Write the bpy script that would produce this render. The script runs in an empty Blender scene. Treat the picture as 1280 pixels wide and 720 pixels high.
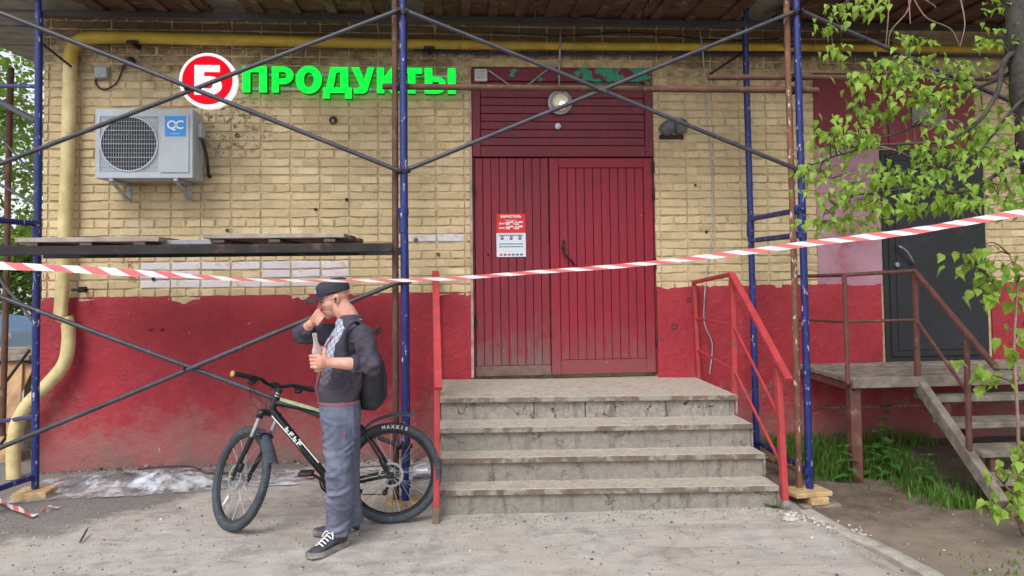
import bpy, bmesh, math, random
import numpy as np
from mathutils import Vector, Matrix, noise
rnd = random.Random(7)
S = bpy.context.scene
COL = S.collection

# ------------------------------------------------------------------ camera
cam = bpy.data.cameras.new('camera')
cam.sensor_width = 36.0
cam.lens = 925.0 / 1280.0 * 36.0
cam.shift_y = -52.0 / 1280.0
cam.clip_end = 2000.0
camo = bpy.data.objects.new('camera', cam)
COL.objects.link(camo)
yaw, pit, rol = math.radians(4.64), math.radians(2.1), math.radians(0.7)
fw = Vector((math.sin(yaw) * math.cos(pit), math.cos(yaw) * math.cos(pit), math.sin(pit)))
r0 = Vector((math.cos(yaw), -math.sin(yaw), 0))
u0 = r0.cross(fw)
rv = r0 * math.cos(rol) - u0 * math.sin(rol)
uv_ = u0 * math.cos(rol) + r0 * math.sin(rol)
M = Matrix((rv, uv_, -fw)).transposed().to_4x4()
M.translation = Vector((0, -6.72, 1.63))
camo.matrix_world = M
S.camera = camo

# ------------------------------------------------------------------ sky and sun (soft overcast daylight)
SUN_EL, SUN_AZ = math.radians(48), math.radians(205)      # azimuth clockwise from +Y
world = bpy.data.worlds.new('World')
S.world = world
world.use_nodes = True
wn = world.node_tree
bg = wn.nodes['Background']
sky = wn.nodes.new('ShaderNodeTexSky')
sky.sky_type = 'NISHITA'
sky.sun_disc = False
sky.sun_elevation = SUN_EL
sky.sun_rotation = SUN_AZ
sky.air_density = 1.0
sky.dust_density = 2.0
sky.ozone_density = 1.0
hs = wn.nodes.new('ShaderNodeHueSaturation')
hs.inputs['Saturation'].default_value = 0.30
wn.links.new(sky.outputs[0], hs.inputs['Color'])
wn.links.new(hs.outputs[0], bg.inputs['Color'])
bg.inputs['Strength'].default_value = 0.12
sl = bpy.data.lights.new('sun', 'SUN')
sl.energy = 1.0
sl.angle = math.radians(25)
sl.color = (1.0, 0.975, 0.94)
so = bpy.data.objects.new('sun', sl)
COL.objects.link(so)
sd = Vector((math.sin(SUN_AZ) * math.cos(SUN_EL), math.cos(SUN_AZ) * math.cos(SUN_EL), math.sin(SUN_EL)))
so.rotation_euler = sd.to_track_quat('Z', 'Y').to_euler()
so.location = sd * 30
S.view_settings.view_transform = 'Standard'
S.view_settings.look = 'None'
S.view_settings.gamma = 1.0
S.view_settings.exposure = 1.06
S.cycles.use_denoising = True
S.cycles.max_bounces = 5
S.cycles.transparent_max_bounces = 12

# ------------------------------------------------------------------ helpers
def lin(*c):
    return tuple(((x / 255.0) / 12.92 if x <= 10 else (((x / 255.0) + 0.055) / 1.055) ** 2.4) for x in c)

class N:
    """small wrapper to write node trees tersely"""
    def __init__(s, name):
        s.m = bpy.data.materials.new(name)
        s.m.use_nodes = True
        s.t = s.m.node_tree
        s.b = s.t.nodes['Principled BSDF']
        s.out = s.t.nodes['Material Output']
    def n(s, typ, **kw):
        nd = s.t.nodes.new(typ)
        for k, v in kw.items():
            if k in nd.inputs:
                s.set(nd.inputs[k], v)
            else:
                setattr(nd, k, v)
        return nd
    def set(s, sock, v):
        if isinstance(v, bpy.types.NodeSocket):
            s.t.links.new(v, sock)
        elif isinstance(v, bpy.types.Node):
            s.t.links.new(v.outputs[0], sock)
        else:
            if sock.type == 'RGBA' and len(v) == 3:
                v = (*v, 1)
            sock.default_value = v
    def pos(s):
        return s.n('ShaderNodeNewGeometry').outputs['Position']
    def obj(s):
        return s.n('ShaderNodeTexCoord').outputs['Object']
    def rand(s):
        return s.n('ShaderNodeObjectInfo').outputs['Random']
    def noise(s, vec, scale, detail=4, rough=0.6, dist=0.0):
        nd = s.n('ShaderNodeTexNoise', Scale=scale, Detail=detail, Roughness=rough, Distortion=dist)
        s.set(nd.inputs['Vector'], vec)
        return nd.outputs[0]
    def scl(s, vec, sc, loc=(0, 0, 0)):
        nd = s.n('ShaderNodeMapping')
        s.set(nd.inputs['Vector'], vec)
        nd.inputs['Scale'].default_value = sc
        nd.inputs['Location'].default_value = loc
        return nd.outputs[0]
    def sep(s, vec):
        nd = s.n('ShaderNodeSeparateXYZ')
        s.set(nd.inputs[0], vec)
        return nd.outputs
    def math(s, op, a, b=0.0, c=0.0, clamp=False):
        nd = s.n('ShaderNodeMath', operation=op, use_clamp=clamp)
        s.set(nd.inputs[0], a); s.set(nd.inputs[1], b); s.set(nd.inputs[2], c)
        return nd.outputs[0]
    def ramp(s, v, lo, hi, smooth=True):
        nd = s.n('ShaderNodeMapRange', interpolation_type='SMOOTHSTEP' if smooth else 'LINEAR')
        s.set(nd.inputs[0], v)
        nd.inputs[1].default_value = lo; nd.inputs[2].default_value = hi
        return nd.outputs[0]
    def mix(s, fac, a, b, blend='MIX'):
        nd = s.n('ShaderNodeMix', data_type='RGBA', blend_type=blend)
        s.set(nd.inputs[0], fac); s.set(nd.inputs[6], a); s.set(nd.inputs[7], b)
        return nd.outputs[2]
    def bump(s, h, strength=0.3, dist=0.01):
        nd = s.n('ShaderNodeBump')
        s.set(nd.inputs['Height'], h)
        nd.inputs['Strength'].default_value = strength
        nd.inputs['Distance'].default_value = dist
        s.t.links.new(nd.outputs[0], s.b.inputs['Normal'])
    def fin(s, col, rough=0.7, metal=0.0, spec=0.5):
        s.set(s.b.inputs['Base Color'], col)
        s.set(s.b.inputs['Roughness'], rough)
        s.set(s.b.inputs['Metallic'], metal)
        s.set(s.b.inputs['Specular IOR Level'], spec)
        return s.m

def simple(name, c1, c2=None, scale=12.0, rough=0.6, metal=0.0, bump=0.0, c3=None, s3=3.0, lo3=0.55, hi3=0.7, spec=0.5, wp=True, bs=None):
    """two tones of a colour, an optional third tone (wear, dirt, rust) in patches, fine relief"""
    k = N(name)
    v = k.pos() if wp else k.obj()
    n1 = k.noise(v, scale)
    c2 = c2 or tuple(x * 0.75 for x in c1)
    col = k.mix(k.ramp(n1, 0.3, 0.7), c1, c2)
    if c3:
        n2 = k.noise(v, s3, 6, 0.7)
        col = k.mix(k.ramp(n2, lo3, hi3), col, c3)
    if bump:
        k.bump(k.noise(v, bs or scale * 6, 5), bump, 0.004)
    return k.fin(col, rough, metal, spec)

class MB:
    """collects shapes, then links them as ONE mesh object"""
    def __init__(s):
        s.v = []; s.f = []; s.mi = []; s.uv = None
    def add(s, vs, fs, mi=0):
        o = len(s.v)
        s.v += [tuple(p) for p in vs]
        s.f += [tuple(i + o for i in f) for f in fs]
        s.mi += [mi] * len(fs)
        return s
    def box(s, x0, x1, y0, y1, z0, z1, mi=0):
        return s.add([(x0, y0, z0), (x1, y0, z0), (x1, y1, z0), (x0, y1, z0), (x0, y0, z1), (x1, y0, z1), (x1, y1, z1), (x0, y1, z1)],
                     [(0, 3, 2, 1), (4, 5, 6, 7), (0, 1, 5, 4), (1, 2, 6, 5), (2, 3, 7, 6), (3, 0, 4, 7)], mi)
    def bar(s, a, b, w, h, up=(0, 0, 1), mi=0):
        """rectangular bar from a to b, w across, h along up"""
        a, b, up = Vector(a), Vector(b), Vector(up)
        d = (b - a).normalized()
        x = d.cross(up)
        if x.length < 1e-4: x = d.cross(Vector((0, 1, 0)))
        x.normalize(); y = x.cross(d).normalized()
        x *= w / 2; y *= h / 2
        vs = [a - x - y, a + x - y, a + x + y, a - x + y, b - x - y, b + x - y, b + x + y, b - x + y]
        return s.add(vs, [(0, 1, 2, 3), (4, 7, 6, 5), (0, 4, 5, 1), (1, 5, 6, 2), (2, 6, 7, 3), (3, 7, 4, 0)], mi)
    def tube(s, pts, r, n=10, mi=0, cap=True, flat=None):
        pts = [Vector(p) for p in pts]
        m = len(pts)
        rs = list(r) if isinstance(r, (list, tuple)) else [r] * m
        t0 = (pts[1] - pts[0]).normalized()
        x = t0.cross(Vector((0, 0, 1)))
        if x.length < 1e-3: x = t0.cross(Vector((0, 1, 0)))
        x.normalize()
        vs = []; fs = []
        for i, p in enumerate(pts):
            t = (pts[min(i + 1, m - 1)] - pts[max(i - 1, 0)]).normalized()
            x = (x - t * x.dot(t)).normalized()
            y = t.cross(x)
            for k in range(n):
                a = 2 * math.pi * k / n
                vs.append(p + (x * math.cos(a) + y * math.sin(a) * (flat or 1)) * rs[i])
        for i in range(m - 1):
            for k in range(n):
                k2 = (k + 1) % n
                fs.append((i * n + k, i * n + k2, (i + 1) * n + k2, (i + 1) * n + k))
        if cap:
            fs.append(tuple(range(n - 1, -1, -1)))
            fs.append(tuple((m - 1) * n + k for k in range(n)))
        return s.add(vs, fs, mi)
    def lathe(s, prof, c=(0, 0, 0), axis=(0, 0, 1), n=24, mi=0, closed=False):
        ax = Vector(axis).normalized(); c = Vector(c)
        x = ax.cross(Vector((0, 1, 0)))
        if x.length < 1e-3: x = ax.cross(Vector((1, 0, 0)))
        x.normalize(); y = ax.cross(x)
        vs = []; fs = []
        for r, h in prof:
            for k in range(n):
                a = 2 * math.pi * k / n
                vs.append(c + ax * h + (x * math.cos(a) + y * math.sin(a)) * r)
        m = len(prof)
        for i in range(m if closed else m - 1):
            j = (i + 1) % m
            for k in range(n):
                k2 = (k + 1) % n
                fs.append((i * n + k, i * n + k2, j * n + k2, j * n + k))
        return s.add(vs, fs, mi)
    def prism(s, poly, h0, h1, fn, mi=0):
        """polygon of (u, v) extruded between h0 and h1; fn(u, v, h) gives the point"""
        n = len(poly)
        vs = [fn(u, v, h0) for u, v in poly] + [fn(u, v, h1) for u, v in poly]
        fs = [tuple(range(n - 1, -1, -1)), tuple(range(n, 2 * n))]
        fs += [(i, (i + 1) % n, n + (i + 1) % n, n + i) for i in range(n)]
        return s.add(vs, fs, mi)
    def ell(s, c, r, rot=None, n=16, m=10, mi=0):
        c = Vector(c); vs = []; fs = []
        for i in range(m + 1):
            th = math.pi * i / m
            for k in range(n):
                a = 2 * math.pi * k / n
                p = Vector((r[0] * math.sin(th) * math.cos(a), r[1] * math.sin(th) * math.sin(a), r[2] * math.cos(th)))
                if rot: p = rot @ p
                vs.append(c + p)
        for i in range(m):
            for k in range(n):
                k2 = (k + 1) % n
                fs.append((i * n + k, (i + 1) * n + k, (i + 1) * n + k2, i * n + k2))
        return s.add(vs, fs, mi)
    def mesh(s, name, mats, smooth=None, bev=0.0, seg=1):
        me = bpy.data.meshes.new(name)
        me.from_pydata(s.v, [], s.f)
        for m in (mats if isinstance(mats, (list, tuple)) else [mats]):
            me.materials.append(m)
        if any(s.mi): me.polygons.foreach_set('material_index', s.mi)
        if s.uv is not None:
            ul = me.uv_layers.new(name='UVMap')
            li = np.empty(len(me.loops), dtype=np.int32)
            me.loops.foreach_get('vertex_index', li)
            ul.data.foreach_set('uv', np.array(s.uv, dtype=np.float32)[li].ravel())
        if bev:
            bm = bmesh.new(); bm.from_mesh(me)
            bmesh.ops.remove_doubles(bm, verts=bm.verts, dist=1e-5)
            es = [e for e in bm.edges if len(e.link_faces) == 2 and e.calc_face_angle(0) > 0.6]
            bmesh.ops.bevel(bm, geom=es, offset=bev, segments=seg, profile=0.6, affect='EDGES')
            bm.to_mesh(me); bm.free()
        if smooth is not None:
            me.polygons.foreach_set('use_smooth', [True] * len(me.polygons))
            me.set_sharp_from_angle(angle=math.radians(smooth))
        me.validate(); me.update()
        return me
    def build(s, name, mats, parent=None, smooth=None, bev=0.0, seg=1):
        return link(name, s.mesh(name, mats, smooth, bev, seg), parent)

def link(name, me, parent=None, loc=None):
    o = bpy.data.objects.new(name, me)
    COL.objects.link(o)
    if loc is not None: o.location = loc
    if parent is not None: adopt(o, parent)
    return o
def wloc(o):
    m = Matrix.Translation(o.location)
    return m if o.parent is None else wloc(o.parent) @ o.matrix_parent_inverse @ m
def adopt(o, parent):
    o.parent = parent
    o.matrix_parent_inverse = wloc(parent).inverted()
def tag(o, label, cat, group=None, kind=None):
    o['label'] = label; o['category'] = cat
    if group: o['group'] = group
    if kind: o['kind'] = kind
    return o
def thing(name, loc, label, cat, group=None):
    o = bpy.data.objects.new(name, None)
    COL.objects.link(o); o.location = loc; o.empty_display_size = 0.1
    return tag(o, label, cat, group)
def copy_tree(o, parent=None):
    c = o.copy(); COL.objects.link(c)
    if parent is not None: c.parent = parent
    for ch in list(o.children): copy_tree(ch, c)
    return c
def V(*a): return Vector(a)
def lerp(a, b, t): return Vector(a) * (1 - t) + Vector(b) * t
def sstep(a, b, x):
    t = np.clip((x - a) / (b - a), 0, 1); return t * t * (3 - 2 * t)
def fbm(x, y, z=0.0, o=4):
    s = 0.0; a = 0.5
    for i in range(o):
        s += a * noise.noise(Vector((x, y, z))); x *= 2.03; y *= 2.03; z *= 2.03; a *= 0.5
    return s
def gz(x, y):
    """height of the ground"""
    z = -0.10 * float(sstep(2.25, 2.6, x)) * float(sstep(-0.3, -1.2, y)) - 0.03 * float(sstep(-2.6, -3.6, x))
    z += 0.03 * float(sstep(-0.5, 0.0, y)) * float(sstep(2.3, 3.0, x))
    return z + 0.012 * fbm(x * 1.3, y * 1.3, 3.0, 3)
def spline(pts, k=8):
    """Catmull-Rom through pts"""
    P = [Vector(p) for p in pts]; P = [P[0] * 2 - P[1]] + P + [P[-1] * 2 - P[-2]]
    out = []
    for i in range(1, len(P) - 2):
        for j in range(k):
            t = j / k
            a, b, c, d = P[i - 1], P[i], P[i + 1], P[i + 2]
            out.append(0.5 * ((2 * b) + (c - a) * t + (2 * a - 5 * b + 4 * c - d) * t * t + (3 * b - a - 3 * c + d) * t ** 3))
    out.append(P[-2])
    return out
def poly_mesh(name, loops, depth, mats, fn):
    """flat filled outline with holes, extruded by depth; fn(u, v, w) gives the point"""
    cu = bpy.data.curves.new(name, 'CURVE')
    cu.dimensions = '2D'; cu.fill_mode = 'BOTH'; cu.extrude = depth / 2
    for lp in loops:
        sp = cu.splines.new('POLY'); sp.points.add(len(lp) - 1)
        for p, (u, v) in zip(sp.points, lp): p.co = (u, v, 0, 1)
        sp.use_cyclic_u = True
    return curve_mesh(name, cu, mats, fn)
def curve_mesh(name, cu, mats, fn):
    o = bpy.data.objects.new(name, cu); COL.objects.link(o)
    me = bpy.data.meshes.new_from_object(o)
    bpy.data.objects.remove(o); bpy.data.curves.remove(cu)
    me.name = name
    me.materials.clear()
    for m in (mats if isinstance(mats, (list, tuple)) else [mats]): me.materials.append(m)
    for v in me.vertices: v.co = fn(*v.co)
    me.update()
    return me
def text_mesh(name, body, size, mat, fn, extrude=0.0008, bold=0.0, align='CENTER', space=1.0):
    cu = bpy.data.curves.new(name, 'FONT')
    cu.body = body; cu.size = size; cu.extrude = extrude; cu.offset = bold
    cu.align_x = align; cu.align_y = 'CENTER'; cu.resolution_u = 3; cu.space_character = space
    return curve_mesh(name, cu, mat, fn)

# ------------------------------------------------------------------ materials of the setting
def ground_mat():
    k = N('ground'); p = k.pos(); x, y, z = k.sep(p)
    big = k.noise(p, 0.9, 5, 0.6); mid = k.noise(p, 6, 6, 0.65); fine = k.noise(p, 70, 4, 0.7); sp = k.noise(p, 190, 2, 0.6)
    sand = k.mix(k.ramp(mid, 0.25, 0.75), lin(190, 184, 177), lin(160, 154, 148))
    sand = k.mix(k.ramp(big, 0.42, 0.68), sand, lin(176, 168, 160))
    sand = k.mix(k.math('MULTIPLY', k.ramp(fine, 0.52, 0.75), 0.55), sand, lin(112, 102, 94))
    sand = k.mix(k.math('MULTIPLY', k.ramp(sp, 0.68, 0.76), 0.6), sand, lin(205, 198, 188))
    streak = k.noise(k.scl(p, (1.2, 5, 1)), 2.2, 7, 0.75)
    sand = k.mix(k.math('MULTIPLY', k.ramp(streak, 0.50, 0.70), 0.6), sand, lin(130, 122, 114))
    blots = k.noise(p, 2.6, 7, 0.75)
    sand = k.mix(k.math('MULTIPLY', k.ramp(blots, 0.53, 0.63), 0.5), sand, lin(124, 117, 110))
    sand = k.mix(k.math('MULTIPLY', k.ramp(k.noise(k.scl(p, (0.35, 2.2, 1)), 1.3, 6, 0.7, 0.5), 0.52, 0.62), 0.35), sand, lin(138, 131, 124))
    sand = k.mix(k.math('MULTIPLY', k.ramp(k.noise(p, 260, 2, 0.5), 0.62, 0.7), 0.5), sand, lin(92, 86, 80))
    # brown bed to the right of the kerb
    edge = k.math('ADD', x, k.math('MULTIPLY', k.math('SUBTRACT', mid, 0.5), 0.25))
    edge = k.math('ADD', edge, k.math('MULTIPLY', k.math('ADD', y, 1.8), 0.11))
    bedc = k.mix(k.ramp(mid, 0.3, 0.7), lin(122, 107, 95), lin(92, 80, 71))
    bedc = k.mix(k.math('MULTIPLY', k.ramp(fine, 0.55, 0.8), 0.6), bedc, lin(150, 140, 128))
    bed = k.ramp(edge, 2.42, 2.56)
    bedc = k.mix(k.ramp(k.math('ADD', y, k.math('MULTIPLY', mid, 0.9)), -1.9, -0.9), k.mix(0.5, bedc, lin(150, 138, 124)), bedc)
    # old dark asphalt on the left, before the film
    e2 = k.math('ADD', k.math('MULTIPLY', x, -0.731), k.math('MULTIPLY', y, 0.682))
    e2 = k.math('ADD', e2, k.math('MULTIPLY', k.math('SUBTRACT', k.noise(p, 3.4, 8, 0.72), 0.5), 1.1))
    asph = k.mix(k.ramp(fine, 0.35, 0.7), lin(136, 130, 126), lin(102, 98, 95))
    col = k.mix(bed, sand, bedc)
    col = k.mix(k.math('MULTIPLY', k.ramp(e2, 0.62, 0.90), k.ramp(y, 1.5, 0.6)), col, asph)
    h = k.math('ADD', k.math('MULTIPLY', fine, 0.5), k.math('ADD', mid, k.math('MULTIPLY', sp, 0.3)))
    k.bump(h, 0.8, 0.014)
    return k.fin(col, 0.93, 0, 0.25)
M_GROUND = ground_mat()

def brick_mat(name, base, alt, white=False):
    k = N(name); p = k.pos(); x, y, z = k.sep(p)
    r = k.n('ShaderNodeObjectInfo').outputs['Random']
    cell = k.n('ShaderNodeTexWhiteNoise'); cell.noise_dimensions = '3D'
    snap = k.n('ShaderNodeVectorMath', operation='SNAP'); k.set(snap.inputs[0], k.scl(p, (1, 0, 1), (0.038, 0, 0.0))); snap.inputs[1].default_value = (0.258, 1, 0.0763)
    k.set(cell.inputs[0], snap.outputs[0])
    big = k.noise(p, 1.1, 5, 0.6); mid = k.noise(p, 9, 6, 0.7); fine = k.noise(p, 60, 5, 0.7)
    col = k.mix(k.ramp(cell.outputs[0], 0.0, 1.0, False), base, alt)
    stain = k.noise(p, 2.1, 7, 0.72, 0.4)
    col = k.mix(k.math('MULTIPLY', k.ramp(stain, 0.50, 0.68), 0.55), col, lin(172, 158, 132))
    col = k.mix(k.math('MULTIPLY', k.ramp(stain, 0.44, 0.30), 0.5), col, lin(226, 214, 188))
    col = k.mix(k.math('MULTIPLY', k.ramp(big, 0.4, 0.7), 0.5), col, lin(202, 178, 138))
    # grime and bare patches
    col = k.mix(k.math('MULTIPLY', k.ramp(mid, 0.50, 0.74), 0.6), col, lin(166, 148, 116))
    drip = k.noise(k.scl(p, (9, 9, 0.8)), 2.0, 5, 0.65)
    col = k.mix(k.math('MULTIPLY', k.ramp(drip, 0.58, 0.74), 0.45), col, lin(150, 130, 100))
    col = k.mix(k.math('MULTIPLY', k.ramp(fine, 0.60, 0.70), 0.75), col, lin(100, 84, 66))
    # soot and rust stain below the eaves, with part of the shade painted in
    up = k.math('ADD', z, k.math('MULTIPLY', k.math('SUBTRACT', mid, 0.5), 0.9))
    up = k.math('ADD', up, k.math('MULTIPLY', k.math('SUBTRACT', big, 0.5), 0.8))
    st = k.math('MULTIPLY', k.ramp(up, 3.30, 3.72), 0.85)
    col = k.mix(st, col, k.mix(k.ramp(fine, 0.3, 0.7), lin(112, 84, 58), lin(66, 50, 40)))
    # patch of flaked paint beside the sign
    d = k.n('ShaderNodeVectorMath', operation='DISTANCE'); k.set(d.inputs[0], k.scl(p, (0.8, 0, 1))); d.inputs[1].default_value = (-1.55, 0, 2.98)
    fl = k.math('MULTIPLY', k.ramp(d.outputs['Value'], 0.42, 0.15), k.ramp(k.noise(p, 22, 4, 0.7), 0.5, 0.62))
    col = k.mix(fl, col, lin(110, 96, 84))
    if white:
        col = k.mix(k.ramp(k.noise(p, 14, 5, 0.6), 0.30, 0.46), col, lin(212, 206, 212))
    k.bump(k.math('ADD', k.math('MULTIPLY', fine, 0.6), mid), 0.5, 0.006)
    return k.fin(col, 0.85, 0, 0.3)
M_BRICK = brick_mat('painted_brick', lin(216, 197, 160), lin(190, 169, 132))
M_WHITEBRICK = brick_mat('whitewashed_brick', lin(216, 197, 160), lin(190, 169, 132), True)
M_MORTAR = simple('mortar', lin(202, 184, 146), lin(160, 142, 110), 14, 0.95, bump=0.5)

def plaster_mat():
    k = N('red_plaster'); p = k.pos(); x, y, z = k.sep(p)
    big = k.noise(p, 1.6, 5, 0.6); mid = k.noise(p, 8, 6, 0.7); fine = k.noise(p, 80, 4, 0.7)
    col = k.mix(k.ramp(big, 0.35, 0.65), lin(166, 46, 58), lin(150, 40, 52))
    col = k.mix(k.math('MULTIPLY', k.ramp(mid, 0.50, 0.76), 0.4), col, lin(178, 74, 84))
    drip = k.noise(k.scl(p, (11, 11, 0.9)), 2.0, 5, 0.6)
    col = k.mix(k.math('MULTIPLY', k.ramp(drip, 0.60, 0.70), 0.30), col, lin(130, 40, 50))
    crack = k.n('ShaderNodeTexVoronoi', feature='DISTANCE_TO_EDGE', Scale=2.1); k.set(crack.inputs['Vector'], k.n('ShaderNodeVectorMath', operation='ADD').outputs[0]); va = crack.inputs['Vector'].links[0].from_node; k.set(va.inputs[0], p); nv_ = k.n('ShaderNodeTexNoise', Scale=6.0, Detail=5.0); k.set(nv_.inputs['Vector'], p); va2 = k.n('ShaderNodeVectorMath', operation='SCALE'); k.set(va2.inputs[0], nv_.outputs[1]); va2.inputs['Scale'].default_value = 0.5; k.set(va.inputs[1], va2.outputs[0])
    ck = k.math('MULTIPLY', k.ramp(crack.outputs['Distance'], 0.006, 0.0015), k.ramp(big, 0.52, 0.6))
    col = k.mix(k.math('MULTIPLY', ck, 0.8), col, lin(84, 40, 44))
    blot = k.noise(p, 3.3, 6, 0.75, 0.6)
    col = k.mix(k.math('MULTIPLY', k.ramp(blot, 0.56, 0.70), 0.25), col, lin(132, 34, 46))
    # splashed grey mud with its own ragged outline
    m = k.math('ADD', z, k.math('MULTIPLY', k.math('SUBTRACT', mid, 0.5), -0.9))
    m = k.math('ADD', m, k.math('MULTIPLY', k.math('SUBTRACT', big, 0.5), -0.9))
    col = k.mix(k.math('MULTIPLY', k.ramp(m, 0.66, 0.14), 0.68), col, lin(152, 108, 104))
    col = k.mix(k.math('MULTIPLY', k.ramp(m, 0.16, -0.06), 0.7), col, lin(120, 104, 96))
    chips = k.noise(p, 17, 3, 0.5)
    col = k.mix(k.ramp(chips, 0.755, 0.775), col, lin(186, 140, 140))
    k.bump(k.math('ADD', k.math('MULTIPLY', fine, 0.4), k.math('MULTIPLY', mid, 1.6)), 0.7, 0.02)
    return k.fin(col, 0.62, 0, 0.4)
M_PLASTER = plaster_mat()

def door_mat(name, c1, c2, dirt, green=False):
    k = N(name); p = k.pos(); x, y, z = k.sep(p)
    st = k.noise(k.scl(p, (22, 22, 1.2)), 3, 5, 0.65); mid = k.noise(p, 7, 6, 0.7)
    col = k.mix(k.ramp(st, 0.3, 0.7), c1, c2)
    m = k.math('ADD', z, k.math('MULTIPLY', k.math('SUBTRACT', st, 0.5), -1.3))
    m = k.math('ADD', m, k.math('MULTIPLY', k.math('SUBTRACT', mid, 0.5), -0.8))
    col = k.mix(k.math('MULTIPLY', k.ramp(m, 1.25, 0.70), dirt), col, lin(116, 92, 90))
    scuff = k.noise(k.scl(p, (3, 3, 1)), 9, 6, 0.75, 0.8)
    col = k.mix(k.math('MULTIPLY', k.ramp(scuff, 0.60, 0.70), 0.45), col, lin(88, 22, 34))
    chip = k.noise(p, 30, 3, 0.6)
    col = k.mix(k.ramp(chip, 0.73, 0.76), col, lin(190, 140, 140))
    if green:
        g = k.math('MULTIPLY', k.ramp(k.math('ADD', z, k.math('MULTIPLY', mid, 0.25)), 3.50, 3.54), k.ramp(k.math('ADD', k.noise(p, 6.5, 5, 0.65), k.math('MULTIPLY', k.ramp(x, 1.0, 1.35), 0.14)), 0.59, 0.62))
        col = k.mix(g, col, lin(36, 150, 118))
    k.bump(k.math('ADD', st, k.math('MULTIPLY', k.noise(p, 60, 4), 0.4)), 0.25, 0.004)
    return k.fin(col, 0.5, 0, 0.45)
M_DOOR = door_mat('crimson_door_paint', lin(146, 24, 48), lin(124, 21, 42), 0.45)
M_DOORL = door_mat('worn_crimson_paint', lin(136, 27, 48), lin(110, 26, 42), 0.85)
M_TRANSOM = door_mat('maroon_paint', lin(122, 32, 48), lin(92, 28, 40), 0.0, True)
def conc_mat(name, c1, c2, dark, crack_amt):
    k = N(name); p = k.pos(); x, y, z = k.sep(p)
    grain = k.noise(p, 22, 6, 0.75); mid = k.noise(p, 5, 6, 0.7); fine = k.noise(p, 110, 3, 0.7)
    col = k.mix(k.ramp(grain, 0.3, 0.7), c1, c2)
    run = k.noise(k.scl(p, (7, 7, 1.3)), 2.2, 6, 0.7)
    col = k.mix(k.math('MULTIPLY', k.ramp(run, 0.50, 0.68), 0.65), col, dark)
    col = k.mix(k.math('MULTIPLY', k.ramp(k.noise(p, 13, 5, 0.7), 0.62, 0.70), 0.6), col, lin(178, 172, 164))
    col = k.mix(k.math('MULTIPLY', k.ramp(fine, 0.62, 0.74), 0.6), col, lin(84, 78, 70))
    wv = k.n('ShaderNodeTexNoise', Scale=5.0, Detail=6.0); k.set(wv.inputs['Vector'], p)
    sc_v = k.n('ShaderNodeVectorMath', operation='SCALE'); k.set(sc_v.inputs[0], wv.outputs[1]); sc_v.inputs['Scale'].default_value = 0.45
    ad = k.n('ShaderNodeVectorMath', operation='ADD'); k.set(ad.inputs[0], p); k.set(ad.inputs[1], sc_v.outputs[0])
    vo = k.n('ShaderNodeTexVoronoi', feature='DISTANCE_TO_EDGE', Scale=3.2); k.set(vo.inputs['Vector'], ad.outputs[0])
    ck = k.math('MULTIPLY', k.ramp(vo.outputs['Distance'], 0.014, 0.003), k.ramp(mid, 0.46, 0.56))
    ck = k.math('MULTIPLY', ck, crack_amt)
    col = k.mix(ck, col, lin(56, 50, 46))
    k.bump(k.math('SUBTRACT', k.math('ADD', grain, k.math('MULTIPLY', fine, 0.5)), k.math('MULTIPLY', ck, 1.2)), 0.8, 0.012)
    return k.fin(col, 0.92, 0, 0.3)
M_CONC = conc_mat('worn_concrete', lin(150, 144, 135), lin(130, 124, 116), lin(104, 96, 86), 0.55)
M_BLOCK = conc_mat('cracked_concrete', lin(160, 154, 146), lin(132, 126, 118), lin(98, 90, 82), 1.0)
M_TREAD = simple('dusty_concrete', lin(182, 172, 160), lin(158, 148, 137), 26, 0.93, bump=0.6, c3=lin(138, 126, 114), s3=7, lo3=0.55, hi3=0.75, bs=70)
M_RUSTEDGE = simple('rusty_nosing', lin(116, 102, 90), lin(96, 80, 68), 10, 0.8, bump=0.3, c3=lin(142, 136, 128), s3=7, lo3=0.46, hi3=0.58)
M_SOFFIT = simple('grey_soffit', lin(150, 148, 142), lin(116, 112, 106), 5, 0.85, bump=0.2, c3=lin(84, 76, 68), s3=3)
M_DARKWOOD = simple('dark_boards', lin(98, 70, 54), lin(66, 48, 40), 6, 0.85, bump=0.4, c3=lin(132, 110, 92), s3=5)
M_ROOF = simple('roofing', lin(70, 66, 64), None, 4, 0.8)
M_GREYWOOD = simple('weathered_wood', lin(150, 140, 128), lin(112, 102, 94), 9, 0.9, bump=0.5, c3=lin(88, 76, 66), s3=6)
M_NEWWOOD = simple('pale_timber', lin(200, 172, 126), lin(168, 138, 98), 14, 0.8, bump=0.3)

def world_strip(sc):
    pass

# ------------------------------------------------------------------ ground
def make_ground():
    xs = np.concatenate([[-400, -150, -60, -30, -18, -12, -9, -7, -6], np.arange(-5, 6.01, 0.04), [7, 8, 10, 14, 20, 40, 100, 400]])
    ys = np.concatenate([[-400, -120, -40, -20, -12, -9, -7, -6, -5], np.arange(-4.2, 0.21, 0.04), [1, 2, 3, 5, 8, 12, 18, 30, 60, 150, 400]])
    vs = [(x, y, gz(x, y) + (0.006 * fbm(x * 9, y * 9, 1.0, 3) if -5 < x < 6 and -4.2 < y < 0.3 else 0)) for y in ys for x in xs]
    w = len(xs)
    fs = [(j * w + i, j * w + i + 1, (j + 1) * w + i + 1, (j + 1) * w + i) for j in range(len(ys) - 1) for i in range(w - 1)]
    m = MB(); m.add(vs, fs)
    o = m.build('ground', M_GROUND, smooth=180)
    o['kind'] = 'structure'
make_ground()

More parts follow.
